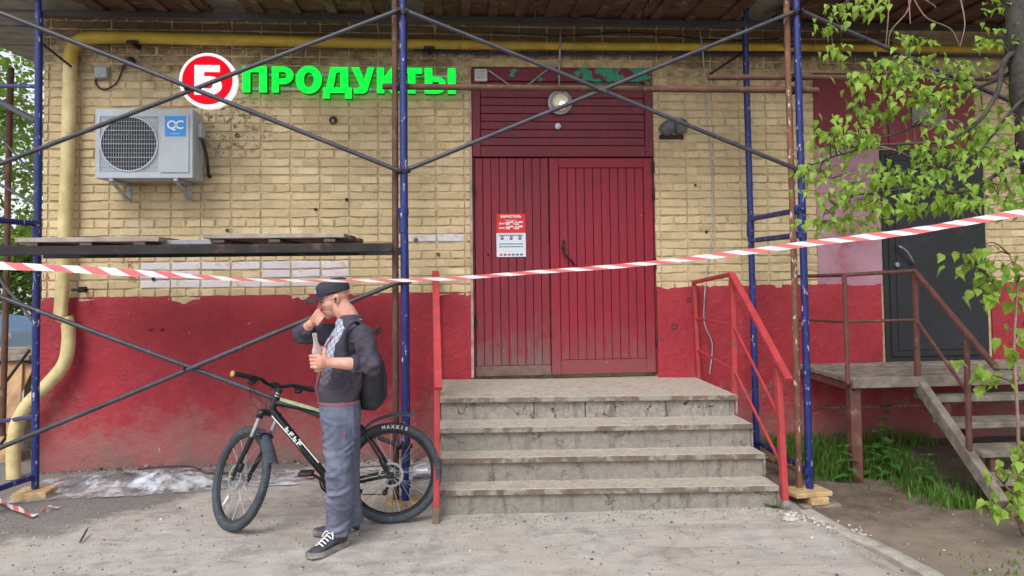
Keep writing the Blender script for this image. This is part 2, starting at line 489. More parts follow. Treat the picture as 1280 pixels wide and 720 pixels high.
# ------------------------------------------------------------------ building
B = thing('shop_building', (1.5, 3.0, 0), 'yellow painted brick shop building with red plinth and wide eaves', 'building')
WL, WR, WT = -3.54, 7.6, 3.97       # wall left corner, right end, top
DX0, DX1, DZ0, DZ1 = 0.19, 1.88, 0.69, 3.53
wall = MB()
wall.box(WL, DX0, 0.0, 0.3, -0.3, WT)
wall.box(DX1, WR, 0.0, 0.3, -0.3, WT)
wall.box(DX0, DX1, 0.0, 0.3, DZ1, WT)
wall.box(DX0, DX1, 0.0, 0.3, -0.3, DZ0 - 0.09)
wall.box(DX0, DX1, 0.12, 0.3, DZ0 - 0.09, DZ1)
wall.box(WL, WL + 0.3, 0.3, 9.0, -0.3, WT)
wall.box(WR - 0.3, WR, 0.3, 9.0, -0.3, WT)
wall.box(WL + 0.3, WR - 0.3, 8.7, 9.0, -0.3, WT)
W = wall.build('brick_wall', M_MORTAR, B)

def brick_mesh(w, h, seed, mat):
    r = random.Random(seed)
    m = MB(); nx = 5 if w > 0.18 else 3
    us = [-w / 2, -w / 2 + 0.006] + [(-w / 2 + w * i / (nx - 1)) for i in range(1, nx - 1)] + [w / 2 - 0.006, w / 2]
    vsz = [-h / 2, -h / 2 + 0.006, h / 2 - 0.006, h / 2]
    tilt = r.uniform(-0.003, 0.003); sk = r.uniform(-0.004, 0.004)
    vs = []; fs = []
    for j, z in enumerate(vsz):
        for i, x in enumerate(us):
            edge = i in (0, len(us) - 1) or j in (0, 3)
            y = 0.004 if edge else r.uniform(-0.0078, -0.0008)
            vs.append((x + r.uniform(-.003, .003), y - 0.004 + tilt * (1 if x > 0 else -1), z + sk * (x / w) * 2 + r.uniform(-.0024, .0024)))
    nn = len(us)
    for j in range(3):
        for i in range(nn - 1):
            fs.append((j * nn + i, j * nn + i + 1, (j + 1) * nn + i + 1, (j + 1) * nn + i))
    # sides going back into the wall
    ring = [i for i in range(nn)] + [nn * j + nn - 1 for j in range(1, 4)] + [3 * nn + i for i in range(nn - 2, -1, -1)] + [nn * j for j in (2, 1)]
    o = len(vs)
    for i in ring: vs.append((vs[i][0], 0.012, vs[i][2]))
    for k in range(len(ring)):
        k2 = (k + 1) % len(ring)
        fs.append((ring[k2], ring[k], o + k, o + k2))
    m.add(vs, fs)
    return m, m.mesh('brick', mat, smooth=35)

def lay_bricks():
    PW, PH, X0, Z0 = 0.258, 0.0763, -1.171, 2.681
    J = 0.011
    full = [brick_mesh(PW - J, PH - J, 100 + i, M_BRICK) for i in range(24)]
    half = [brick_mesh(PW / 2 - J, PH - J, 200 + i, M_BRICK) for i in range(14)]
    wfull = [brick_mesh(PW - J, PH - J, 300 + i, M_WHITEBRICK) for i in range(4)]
    zones = [(WL, DX0 - 0.0), (DX1, 4.05), (5.12, WR)]
    cells = []
    for row in range(-18, 17):
        z = Z0 + (row + 0.5) * PH
        if z > WT - 0.03: continue
        for c in range(-11, 36):
            parts = [(0.0, PW)] if row % 4 else [(0.0, PW / 2), (PW / 2, PW)]
            for a, b in parts:
                xa, xb = X0 + c * PW + a + J / 2, X0 + c * PW + b - J / 2
                for (za, zb) in zones:
                    ca, cb = max(xa, za + 0.002), min(xb, zb - 0.002)
                    if cb - ca < 0.025: continue
                    if z > 3.52:
                        if za > 3: continue
                        if za > 1: zb = WR
                    elif 1 < za < 3: zb = 3.43
                    ca, cb = max(xa, za + 0.002), min(xb, zb - 0.002)
                    if cb - ca < 0.025: continue
                    if z < 1.44 and not (za < 0): continue
                    cells.append((ca, cb, z, (cb - ca) > (xb - xa) - 0.004, b - a < 0.2))
    # the band over the entrance door
    for row in range(11, 17):
        z = Z0 + (row + 0.5) * PH
        if DZ1 + 0.03 < z < WT - 0.03:
            for c in range(4, 13):
                ca, cb = max(X0 + c * PW + J / 2, DX0 + .004), min(X0 + (c + 1) * PW - J / 2, DX1 - .004)
                if cb - ca > 0.03: cells.append((ca, cb, z, cb - ca > PW - J - .003, False))
    single = 0; RJ = {}
    rest = MB(); white_rest = MB()
    cells.sort(key=lambda c: abs((c[0] + c[1]) / 2 + 0.75) * 0.9 + abs(c[2] - 2.2) if c[0] < 0.19 else 0.4 + abs((c[0] + c[1]) / 2 - 2.3) + abs(c[2] - 2.2))
    for ca, cb, z, whole, is_half in cells:
        xc = (ca + cb) / 2 + rnd.gauss(0, .0028); z += RJ.setdefault(round(z, 3), rnd.uniform(-.004, .004)) + .006 * fbm(xc * 1.1, z, 2, 2)
        white = (1.56 < z < 1.77 and -2.68 < xc < -0.8 and rnd.random() < 0.88) or (1.83 < z < 2.1 and -0.35 < xc < 0.02 and rnd.random() < 0.4)
        y = rnd.uniform(-0.005, 0.002)
        rot = rnd.random() < 0.5
        if whole and single < 300:
            me = rnd.choice(half if is_half else (wfull if white else full))[1]
            o = link('brick', me, W, (xc, y, z))
            single += 1
        else:
            src = rnd.choice(half if cb - ca < 0.17 else full)[0]
            w0 = (PW / 2 - J) if cb - ca < 0.17 else (PW - J)
            f = (cb - ca) / w0
            (white_rest if white else rest).add([(xc + v[0] * f, v[1] + y, z + v[2]) for v in src.v], src.f)
    for mb, mt in ((rest, M_BRICK), (white_rest, M_WHITEBRICK)):
        if mb.v:
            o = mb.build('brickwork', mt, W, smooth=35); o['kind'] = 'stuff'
lay_bricks()

def plinth(x0, x1, top, seed, z0=-0.3):
    r = random.Random(seed)
    nx, nz = max(6, int((x1 - x0) / 0.03)), 40
    vs = []; fs = []
    for i in range(nx + 1):
        x = x0 + (x1 - x0) * i / nx
        t = top + 0.035 * fbm(x * 3.2, seed, 0, 4) + 0.012 * fbm(x * 14, seed, 5, 2)
        for j in range(nz + 1):
            z = z0 + (t - z0) * j / nz
            y = -0.020 - 0.012 * fbm(x * 2.3, z * 2.3, seed, 4) - 0.004 * fbm(x * 12, z * 12, seed, 2)
            if j == nz: y += 0.008
            vs.append((x, y, z))
    for i in range(nx):
        for j in range(nz):
            a = i * (nz + 1) + j
            fs.append((a, a + nz + 1, a + nz + 2, a + 1))
    o = len(vs)
    for i in range(nx + 1):
        p = vs[i * (nz + 1) + nz]; vs.append((p[0], 0.0, p[2] + 0.004))
    for i in range(nx): fs.append((i * (nz + 1) + nz, (i + 1) * (nz + 1) + nz, o + i + 1, o + i))
    for e in (0, nx):
        b = len(vs)
        for j in range(nz + 1):
            p = vs[e * (nz + 1) + j]; vs.append((p[0], 0.001, p[2]))
        for j in range(nz):
            q = (e * (nz + 1) + j, e * (nz + 1) + j + 1, b + j + 1, b + j)
            fs.append(q if e == 0 else q[::-1])
    m = MB(); m.add(vs, fs)
    return m.build('plinth', M_PLASTER, B, smooth=50)
plinth(WL - 0.02, 0.175, 1.462, 3)
plinth(1.879, 4.04, 1.492, 11)
plinth(5.14, WR, 1.48, 19)
plinth(0.175, 1.879, 0.64, 23); plinth(4.04, 5.14, 0.70, 29)
m = MB()
for x, z0, z1 in ((0.176, 0.7, 3.5),): m.box(x - 0.012, x + 0.012, -0.026, 0.05, z0, z1)
m.build('jamb_strip', simple('pale_jamb', lin(190, 170, 160), lin(150, 120, 112), 10, 0.9), B, bev=0.003)

# entrance: frame, slatted panel over the doors, two leaves
fr = MB()
fr.box(DX0 + .002, 0.27, -0.004, 0.07, 2.70, DZ1 - .002); fr.box(1.80, DX1 - .002, -0.004, 0.07, 2.70, DZ1 - .002)
fr.box(0.27, 1.80, -0.001, 0.07, 3.40, DZ1 - .002); fr.box(0.27, 1.80, -0.001, 0.07, 2.70, 2.80)
tp = fr.build('transom_panel', M_TRANSOM, B, bev=0.004)
n = 8
for i in range(n):
    z0 = 2.803 + (3.397 - 2.803) * i / n; z1 = 2.803 + (3.397 - 2.803) * (i + 1) / n
    s = MB(); s.box(0.272, 1.798, 0.006 + rnd.uniform(-.001, .001) + (0.006 if i % 2 else 0), 0.04, z0 + 0.0015, z1 - 0.0015)
    s.build('slat', M_TRANSOM, tp, bev=0.005)
bk = MB(); bk.box(0.272, 1.798, 0.042, 0.06, 2.80, 3.40); bk.build('backing', M_ROOF, tp)
post = MB(); post.box(DX0 + .002, 0.205, 0.0, 0.09, DZ0, 2.697); post.box(1.868, DX1 - .002, 0.0, 0.09, DZ0, 2.697)
post.build('door_frame', M_TRANSOM, B, bev=0.003)

def leaf(x0, x1, mat, planks, border, seed):
    r = random.Random(seed)
    zb, zt = DZ0 + 0.012, 2.69
    m = MB(); bt = 0.13 if border else 0.09
    y0 = 0.012
    m.box(x0, x0 + border, y0, 0.06, zb, zt) if border else None
    if border:
        m.box(x1 - border, x1, y0, 0.06, zb, zt)
        m.box(x0 + border, x1 - border, y0 + .002, 0.06, zt - 0.09, zt)
    m.box(x0 + (border or 0), x1 - (border or 0), y0 + .002 - (0.008 if not border else 0), 0.06, zb, zb + bt) if border else None
    m.box(x0 + .004, x1 - .004, 0.045, 0.065, zb + .002, zt - .002)
    lf = m.build('door_leaf', mat, B, bev=0.004)
    if not border:
        kb_ = MB(); kb_.box(x0, x1, y0 - .006, 0.06, zb, zb + bt); kb_.build('kick_board', simple('grimy_kick_board', lin(122, 100, 92), lin(104, 78, 74), 12, 0.85, bump=0.4, c3=lin(126, 40, 52), s3=9), lf, bev=0.004)
    a, b = x0 + (border or 0) + .003, x1 - (border or 0) - .003
    top = zt - (0.093 if border else 0.0)
    for i in range(planks):
        xa = a + (b - a) * i / planks; xb = a + (b - a) * (i + 1) / planks
        p = MB(); p.box(xa + 0.0018, xb - 0.0018, y0 + 0.006 + r.uniform(-.001, .002), 0.046, zb + bt + .002, top)
        p.build('plank', mat, lf, bev=0.004)
    return lf
LF = leaf(0.207, 0.893, M_DOORL, 9, 0, 5)
RF = leaf(0.899, 1.866, M_DOOR, 10, 0.085, 6)
M_DARKMETAL = simple('dark_metal', lin(52, 46, 46), lin(30, 28, 30), 30, 0.5, 0.6, c3=lin(92, 60, 46), s3=14)
M_STEEL = simple('steel', lin(170, 172, 176), lin(130, 132, 138), 30, 0.35, 0.8)
h = MB(); h.tube([(1.009, 0, 1.873), (1.025, -0.03, 1.799), (1.098, -0.03, 1.725), (1.117, 0, 1.703)], 0.009, 8)
h.box(1.012, 1.035, 0.003, 0.013, 1.83, 1.93)
h.build('handle', M_DARKMETAL, RF, smooth=40)
for z in (0.95, 1.66, 2.3, 2.55):
    g = MB(); g.tube([(1.869, -0.012, z), (1.869, -0.012, z + 0.10)], 0.012, 8); g.build('hinge', M_DARKMETAL, RF, smooth=40)
for z in (1.15, 2.35):
    g = MB(); g.tube([(0.204, -0.01, z), (0.204, -0.01, z + 0.09)], 0.01, 8); g.build('hinge', M_DARKMETAL, LF, smooth=40)

# side entrance on the right: steel door, painted sheet panels around it
M_BLACKDOOR = simple('charcoal_steel', lin(36, 38, 43), lin(29, 31, 36), 2.5, 0.6, 0.0, bump=0.08, c3=lin(46, 46, 48), s3=5)
M_REDPANEL = simple('dull_red_sheet', lin(128, 34, 44), lin(110, 28, 38), 3, 0.55, 0, bump=0.08, c3=lin(146, 62, 70), s3=2.4, lo3=0.52, hi3=0.7)
M_PINKPANEL = simple('faded_pink_paint', lin(176, 136, 150), lin(160, 112, 128), 2.2, 0.65, 0, bump=0.12, c3=lin(150, 82, 98), s3=1.8, lo3=0.5, hi3=0.68)
d = MB(); d.box(4.07, 5.10, -0.024, 0.0, 0.752, 2.765)
SD = d.build('steel_door', M_BLACKDOOR, B, bev=0.004)
d = MB(); d.box(4.12, 5.05, -0.040, -0.0245, 0.80, 2.72); d.build('door_panel', M_BLACKDOOR, SD, bev=0.006)
for (a, b) in ((4.18, 4.99),):
    d = MB(); d.box(a, b, -0.047, -0.0405, 0.86, 2.66); d.build('raised_field', M_BLACKDOOR, SD, bev=0.005)
d = MB(); d.tube(spline([(4.195, -0.05, 1.834), (4.18, -0.1, 1.84), (4.243, -0.11, 1.794), (4.309, -0.1, 1.696), (4.341, -0.05, 1.674)], 6), 0.011, 8)
d.build('handle', M_STEEL, SD, smooth=50)
c = (4.182, -0.05, 1.668)
d = MB(); d.lathe([(0, -0.018), (0.022, -0.016), (0.026, 0), (0.026, 0.02)], c, (0, 1, 0), 14); d.build('lock', M_STEEL, SD, smooth=40)
for (x0, x1, z0, z1) in ((3.43, 4.16, 2.78, 3.50), (4.165, 5.04, 2.78, 3.50)):
    d = MB(); d.box(x0, x1, -0.012 - (0.004 if x0 > 4 else 0), 0.002, z0, z1); d.build('red_panel', M_REDPANEL, B, bev=0.003)
d = MB(); d.box(3.43, 4.066, -0.012, 0.002, 1.475, 2.775); d.build('pink_panel', M_PINKPANEL, B, bev=0.003)
d = MB(); d.box(4.4, 4.75, -0.022, -0.0165, 3.0, 3.22); d.build('repair_sheet', M_SOFFIT, B, bev=0.002)

# eaves and roof
EV = MB(); EV.box(-4.55, 8.2, 0.0, 9.4, 4.06, 4.12); EV.box(-4.55, 8.2, -0.70, 0.0, 4.06, 4.10)
EV = EV.build('eaves', M_ROOF, B)
y = -0.70
for i, wd in enumerate((0.15, 0.13, 0.14, 0.15, 0.12)):
    x = -4.5
    while x < 8.1:
        L = rnd.uniform(2.2, 3.4)
        b = MB(); z = 3.985 + rnd.uniform(-.006, .006)
        b.box(x + .004, min(x + L, 8.15) - .004, y + .006, y + wd - .004, z, z + 0.025)
        b.build('soffit_board', M_SOFFIT, EV, bev=0.003)
        x += L
    y += wd
b = MB(); b.box(-4.6, 8.2, -0.745, -0.712, 3.97, 4.16); b.build('fascia', M_SOFFIT, EV, bev=0.004)
b = MB(); b.add([(-4.75, -0.85, 4.14), (8.4, -0.85, 4.14), (8.4, 4.5, 5.6), (-4.75, 4.5, 5.6), (8.4, 9.6, 4.14), (-4.75, 9.6, 4.14)], [(0, 1, 2, 3), (3, 2, 4, 5)])
b.add([(-4.75, -0.85, 4.17), (8.4, -0.85, 4.17), (8.4, 4.5, 5.63), (-4.75, 4.5, 5.63), (8.4, 9.6, 4.17), (-4.75, 9.6, 4.17)], [(0, 1, 2, 3), (3, 2, 4, 5)])
b.build('roof', M_ROOF, B)
x = -4.45
for i in range(12):   # boards under the side overhang
    b = MB(); b.box(-4.52, WL - 0.01, 0.02 + i * 0.2, 0.2 + i * 0.2, 3.98 + rnd.uniform(-.01, .01), 4.0); b.build('soffit_board', M_SOFFIT, EV, bev=0.003)

# ------------------------------------------------------------------ front steps
ST = thing('front_steps', (1.05, -0.8, 0), 'worn grey concrete steps rising to the crimson double door', 'steps')
SX0, SX1 = -0.095, 2.215
lev = [(-1.02, -1.02, 0.690, 0.655), (-1.29, -1.31, 0.517, 0.488), (-1.475, -1.52, 0.345, 0.318), (-1.645, -1.735, 0.175, 0.150)]
def slab(mb, yl, yr, zl, zr, thick, x0, x1, back=0.0, nx=46):
    """slab with a slightly uneven front edge; z and the front run linearly from left to right"""
    vs = []; fs = []
    def at(t, y, z): return (x0 + (x1 - x0) * t, y, z)
    for i in range(nx + 1):
        t = i / nx
        X = x0 + (x1 - x0) * t
        yf = yl + (yr - yl) * t + 0.006 * fbm(X * 5, yl * 9, 0, 3); zt = zl + (zr - zl) * t + 0.004 * fbm(X * 4, yl, 2, 3)
        vs += [at(t, yf, zt - thick), at(t, yf + 0.002, zt - thick * 0.5), at(t, yf, zt - 0.008), at(t, yf + 0.008, zt), at(t, (yf + back) / 2, zt + 0.004 * fbm(X * 2, 7, 1)), at(t, back, zt), at(t, back, zt - thick)]
    q = 7
    for i in range(nx):
        for j in range(q):
            fs.append((i * q + j, (i + 1) * q + j, (i + 1) * q + (j + 1) % q, i * q + (j + 1) % q))
    fs.append(tuple(range(q - 1, -1, -1))); fs.append(tuple(nx * q + j for j in range(q)))
    mb.add(vs, fs)
for i, (yl, yr, zl, zr) in enumerate(lev):
    m = MB()
    nl, nr = (lev[i + 1][2], lev[i + 1][3]) if i < 3 else (-0.06, -0.12)
    tread_t = 0.03
    slab(m, yl, yr, zl, zr, tread_t, SX0 - .008, SX1 + .008, -0.028)
    if i == 0: m.box(DX0 + .004, DX1 - .004, -0.0275, 0.118, 0.62, 0.664)
    st = m.build('step', M_TREAD, ST, smooth=40)
    # riser below the tread
    if i == 0:
        xs = [SX0, 0.62, 1.02, 1.66, SX1]
        for a, b in zip(xs[:-1], xs[1:]):
            r_ = MB(); ta = (a - SX0) / (SX1 - SX0); tb = (b - SX0) / (SX1 - SX0)
            g = 0.004
            r2 = MB(); slab(r2, yl + 0.028 + rnd.uniform(-.006, .008), yr + 0.028, zl + (zr - zl) * ta - tread_t - g, zl + (zr - zl) * tb - tread_t - g, zl - nl - tread_t + 0.01, a + g, b - g, -0.06, 14)
            for k, v in enumerate(r2.v): r2.v[k] = (v[0], v[1] + 0.022 * fbm(v[0] * 9, v[2] * 13, 4), v[2])
            r2.build('riser_block', M_BLOCK, st, smooth=40)
    else:
        r2 = MB(); slab(r2, yl + 0.022, yr + 0.022, zl - tread_t - .001, zr - tread_t - .001, zl - nl - tread_t + 0.012, SX0, SX1, -0.06)
        r2.build('riser', M_CONC, st, smooth=40)
    e = MB()
    e.bar((SX0 - .01, yl - 0.004, zl - 0.019), (SX1 + .012, yr - 0.004, zr - 0.019), 0.005, 0.036)
    e.build('nosing', M_RUSTEDGE, st, bev=0.001)
    ra = MB(); ra.box(SX1 + .001, SX1 + .014, yr + 0.004, yr + 0.03, nr + .004, zr - .004); ra.build('edge_iron', M_RUSTEDGE, st)

# ------------------------------------------------------------------ railings of the front steps
M_RAIL = simple('coral_red_paint', lin(176, 58, 62), lin(156, 50, 54), 8, 0.55, 0, bump=0.15, c3=lin(120, 74, 66), s3=13, lo3=0.58, hi3=0.68)
def railing(P_, label):
    """P_: wall post foot/top, corner post foot/top, lower post foot/top, rail end"""
    wf, wt, cf, ct, lf_, lt, en = [Vector(p) for p in P_]
    R = thing('stair_railing', cf, label, 'railing', 'railings of the front steps')
    def pipe(nm, a, b, w, h, up=(0, 0, 1)):
        q = MB(); q.bar(a, b, w, h, up); return q.build(nm, M_RAIL, R, bev=0.003)
    pipe('post', wf, wt, 0.035, 0.035); pipe('post', cf, ct, 0.04, 0.05, (0, 1, 0)); pipe('post', lf_, lt, 0.04, 0.05, (0, 1, 0))
    foot = MB(); foot.bar(lf_ - V(0, 0, .12), lf_ + V(0, 0, .12), 0.046, 0.056, (0, 1, 0)); foot.build('post_foot', M_RUSTEDGE, R, bev=0.003)
    pipe('handrail', wt + V(0, 0, .015), ct + V(0, 0, .015), 0.052, 0.028); pipe('handrail', ct + V(0, 0, .012), en, 0.052, 0.032)
    for f in (0.64, 0.31):
        pipe('mid_rail', lerp(wf, wt, f), lerp(cf, ct, f), 0.018, 0.018)
        pipe('mid_rail', lerp(cf, ct, f), lerp(lf_, lt, f + 0.02), 0.018, 0.018)
    return R
railing([(2.235, -0.08, 0.64), (2.21, -0.08, 1.515), (2.24, -0.93, 0.5), (2.24, -0.93, 1.59), (2.255, -1.765, -0.06), (2.255, -1.70, 0.95), (2.255, -1.87, 0.89)],
        'coral red steel railing on the right of the concrete steps')
railing([(-0.135, -0.08, 0.2), (-0.140, -0.08, 1.60), (-0.13, -0.93, 0.2), (-0.130, -0.93, 1.63), (-0.122, -1.765, -0.02), (-0.105, -1.70, 0.95), (-0.097, -1.87, 0.89)],
        'coral red steel railing seen end-on at the left of the concrete steps')

# ------------------------------------------------------------------ side porch on the right
PO = thing('side_porch', (4.0, -0.8, 0), 'rusty steel porch with grey board treads before the charcoal door', 'porch')
M_RUSTPAINT = simple('brown_red_paint', lin(118, 74, 68), lin(96, 62, 56), 9, 0.65, 0.1, bump=0.2, c3=lin(142, 116, 100), s3=8)
zt = 0.755; px0, px1 = 3.20, 5.6
ys = [-0.93, -0.70, -0.47, -0.24, -0.035]
for a, b in zip(ys[:-1], ys[1:]):
    m = MB(); m.box(px0 + rnd.uniform(-.01, .01), px1, a + .004, b - .004, zt - 0.045, zt + rnd.uniform(-.003, .003))
    m.build('deck_board', M_GREYWOOD, PO, bev=0.005)
m = MB(); m.box(px0 + .01, px1, -0.965, -0.934, zt - 0.085, zt - 0.004); m.build('edge_beam', M_GREYWOOD, PO, bev=0.004)
m = MB(); m.box(px0 + .01, px0 + .05, -0.93, -0.04, zt - 0.11, zt - 0.047); m.build('edge_beam', M_RUSTPAINT, PO, bev=0.004)
for x in (3.25, 5.35):
    m = MB(); m.box(x - 0.045, x + 0.045, -0.93, -0.85, -0.2, zt - 0.09); m.build('support_post', M_RUSTPAINT, PO, bev=0.006)
m = MB(); m.box(3.25, 5.4, -0.030, -0.006 - .02, 0.335, 0.35); m.build('wall_angle', M_RUSTEDGE, PO)
for x in (3.80, 5.15):
    m = MB(); m.bar((x, -0.90, 0.70), (x, -1.80, -0.02), 0.07, 0.10); m.build('stringer', M_GREYWOOD, PO, bev=0.006)
for yy, z in ((-1.06, 0.60), (-1.30, 0.44), (-1.56, 0.285), (-1.74, 0.13)):
    m = MB(); m.box(3.835 + rnd.uniform(-.02, .02), 5.3, yy, yy + 0.27, z - 0.045, z); m.build('tread', M_GREYWOOD, PO, bev=0.006)
    m = MB(); m.box(3.93, 3.99, yy + 0.03, yy + 0.09, z - 0.16, z - 0.047); m.build('tread_bracket', M_RUSTPAINT, PO, bev=0.004)
def ppipe(nm, a, b, r):
    q = MB(); q.tube([a, b], r, 8); return q.build(nm, M_RUSTPAINT, PO, smooth=40)
ppipe('rail_post', (3.19, -0.92, 0.70), (3.185, -0.92, 1.585), 0.019)
ppipe('rail_post', (3.785, -0.92, 0.68), (3.79, -0.92, 1.612), 0.025)
ppipe('rail_post', (3.795, -1.49, 0.26), (3.795, -1.50, 1.10), 0.022)
ppipe('handrail', (3.19, -0.03, 1.57), (3.185, -0.92, 1.585), 0.016); ppipe('handrail', (3.185, -0.92, 1.585), (3.79, -0.92, 1.612), 0.016)
m = MB(); m.bar((3.79, -0.90, 1.62), (3.80, -1.80, 0.915), 0.045, 0.03); m.build('handrail', M_RUSTPAINT, PO, bev=0.004)
ppipe('mid_rail', (3.20, -0.03, 1.17), (3.187, -0.92, 1.205), 0.012); ppipe('mid_rail', (3.187, -0.92, 1.205), (3.788, -0.92, 1.21), 0.012)
ppipe('mid_rail', (3.788, -0.92, 1.21), (3.797, -1.50, 0.70), 0.014)

# ------------------------------------------------------------------ kerb
def kerb():
    pts = [(2.396, -1.781, 0), (2.457, -2.006, -0.03), (2.589, -2.243, -0.06), (2.629, -2.507, -0.07), (2.65, -2.897, -0.08), (2.62, -4.2, -0.09)]
    sp = spline(pts, 6)
    m = MB(); vs = []; fs = []
    for i, p in enumerate(sp):
        t = (sp[min(i + 1, len(sp) - 1)] - sp[max(i - 1, 0)]).normalized()
        s_ = Vector((-t.y, t.x, 0)).normalized() * -0.055
        z = gz(p.x, p.y) + 0.032 + 0.010 * fbm(p.x * 5, p.y * 5, 2)
        j = 0.008 * fbm(p.x * 9, p.y * 9, 4)
        for a, dz in ((-1, -0.15), (-1, -0.005), (-0.85, 0.0), (0.85, 0.0), (1, -0.006), (1, -0.15)):
            q = p + s_ * (a + j * 8); vs.append((q.x, q.y, z + dz))
    for i in range(len(sp) - 1):
        for k in range(5):
            fs.append((i * 6 + k, (i + 1) * 6 + k, (i + 1) * 6 + k + 1, i * 6 + k + 1))
    m.add(vs, fs)
    o = m.build('kerb', simple('kerb_concrete', lin(168, 162, 152), lin(146, 140, 132), 14, 0.9, bump=0.6, c3=lin(122, 114, 104), s3=5, bs=60), smooth=40); o['kind'] = 'structure'
kerb()

# ------------------------------------------------------------------ gas pipe and cables on the wall
M_YELLOW = simple('yellow_pipe_paint', lin(196, 168, 62), lin(166, 140, 54), 5, 0.55, 0, bump=0.15, c3=lin(120, 98, 52), s3=7, lo3=0.58, hi3=0.75)
M_CREAM = simple('dirty_cream_paint', lin(214, 198, 146), lin(188, 170, 118), 6, 0.6, 0, bump=0.15, c3=lin(126, 106, 72), s3=12, lo3=0.6, hi3=0.72)
M_BLACK = simple('black_rubber', lin(38, 38, 42), lin(26, 26, 30), 30, 0.6)
M_CABLE = simple('dark_blue_cable', lin(40, 52, 92), lin(28, 36, 66), 10, 0.5)
M_GREYPL = simple('grey_plastic', lin(176, 180, 184), lin(150, 154, 158), 9, 0.5, 0, c3=lin(120, 116, 108), s3=10)
GP = thing('gas_pipe', (-3.72, -0.10, 0), 'thick yellow gas pipe running under the eaves and bending down at the corner', 'pipe')
hor = [(7.4, -0.10, 3.72), (3.3, -0.10, 3.715), (1.2, -0.10, 3.70), (-0.6, -0.10, 3.70), (-1.8, -0.10, 3.715), (-2.72, -0.10, 3.725), (-3.02, -0.10, 3.725)]
m = MB(); m.tube(hor, [0.036, 0.036, 0.038, 0.046, 0.05, 0.052, 0.055], 14); m.build('horizontal_run', M_YELLOW, GP, smooth=60)
el = spline([(-3.02, -0.10, 3.725), (-3.17, -0.10, 3.705), (-3.255, -0.10, 3.63), (-3.275, -0.10, 3.48)], 5)
m = MB(); m.tube(el, 0.056, 14); m.build('elbow', M_YELLOW, GP, smooth=60)
dn = [(-3.275, -0.10, 3.48), (-3.29, -0.10, 2.6), (-3.31, -0.11, 1.7), (-3.325, -0.12, 1.30)] + spline([(-3.263, -0.12, 1.281), (-3.255, -0.12, 1.111), (-3.287, -0.13, 0.91), (-3.417, -0.15, 0.734), (-3.565, -0.17, 0.568), (-3.64, -0.18, 0.393), (-3.657, -0.18, 0.215), (-3.654, -0.18, -0.023)], 5)
m = MB(); m.tube(dn, 0.055, 14); m.build('riser', M_CREAM, GP, smooth=60)
for c_ in ((-3.168, -0.05, 1.537), (-2.735, -0.05, 3.67), (-0.186, -0.05, 3.651), (3.135, -0.05, 3.707)):
    m = MB(); m.bar((c_[0], -0.14, c_[2] - 0.0), (c_[0], 0.01, c_[2] - 0.0), 0.02, 0.05); m.box(c_[0] - 0.05, c_[0] + 0.05, -0.165, -0.15, c_[2] - .012, c_[2] + .012)
    m.build('bracket', M_DARKMETAL, GP, bev=0.002)
def cable(nm, pts, r, mat, label, k=6, group=None):
    q = MB(); q.tube(spline(pts, k), r, 6)
    return tag(q.build(nm, mat, smooth=60), label, 'cable', group)
cable('cable', [(7.4, -0.06, 3.655), (3.3, -0.07, 3.66), (1.6, -0.06, 3.645), (0.6, -0.06, 3.635), (-0.33, -0.06, 3.655)], 0.013, M_CABLE, 'dark blue cable strung just below the yellow gas pipe')
cable('cable', [(1.019, -0.03, 3.881), (0.988, -0.17, 3.659), (0.999, -0.03, 3.523), (0.996, -0.03, 3.315)], 0.008, M_GREYPL, 'grey cable dropping over the gas pipe to the round lamp')
cable('cable', [(0.35, -0.04, 3.484), (0.452, -0.03, 3.414), (0.561, -0.03, 3.349), (0.693, -0.03, 3.35), (0.858, -0.03, 3.477), (1.007, -0.03, 3.553)], 0.007, M_GREYPL, 'grey cable looping from the white box across the maroon panel')
cable('cable', [(2.322, -0.03, 3.961), (2.312, -0.15, 3.681), (2.375, -0.02, 3.419), (2.389, -0.02, 3.042), (2.423, -0.02, 2.516), (2.402, -0.02, 1.919), (2.345, -0.03, 1.585), (2.31, -0.04, 1.18), (2.381, -0.04, 0.958), (2.352, -0.04, 0.68)], 0.006, M_GREYPL, 'thin pale cable hanging down the brick wall right of the crimson door')
cable('cable', [(-3.092, -0.03, 3.403), (-3.09, -0.02, 3.327), (-3.022, -0.02, 3.286), (-2.921, -0.02, 3.35), (-2.857, -0.03, 3.497), (-2.803, -0.03, 3.554)], 0.007, M_BLACK, 'short black cable looping between the grey box and the pipe bracket')
cable('cable', [(0.4, -0.02, 3.84), (1.1, -0.02, 3.82), (1.7, -0.02, 3.86), (2.5, -0.02, 3.80), (3.1, -0.02, 3.82)], 0.005, M_BLACK, 'thin black cable sagging along the bricks above the gas pipe')
m = MB(); c_ = (-3.039, -0.03, 3.431); m.box(c_[0] - .055, c_[0] + .055, -0.07, -0.006, c_[2] - .055, c_[2] + .05)
JB = tag(m.build('junction_box', M_GREYPL, bev=0.008), 'small grey square junction box beside the yellow pipe elbow', 'junction box')
m = MB(); m.ell((-2.776, -0.08, 3.526), (0.035, 0.05, 0.035)); tag(m.build('cable_gland', M_BLACK, smooth=60), 'black cable splice hanging under the gas pipe near its elbow', 'cable splice')

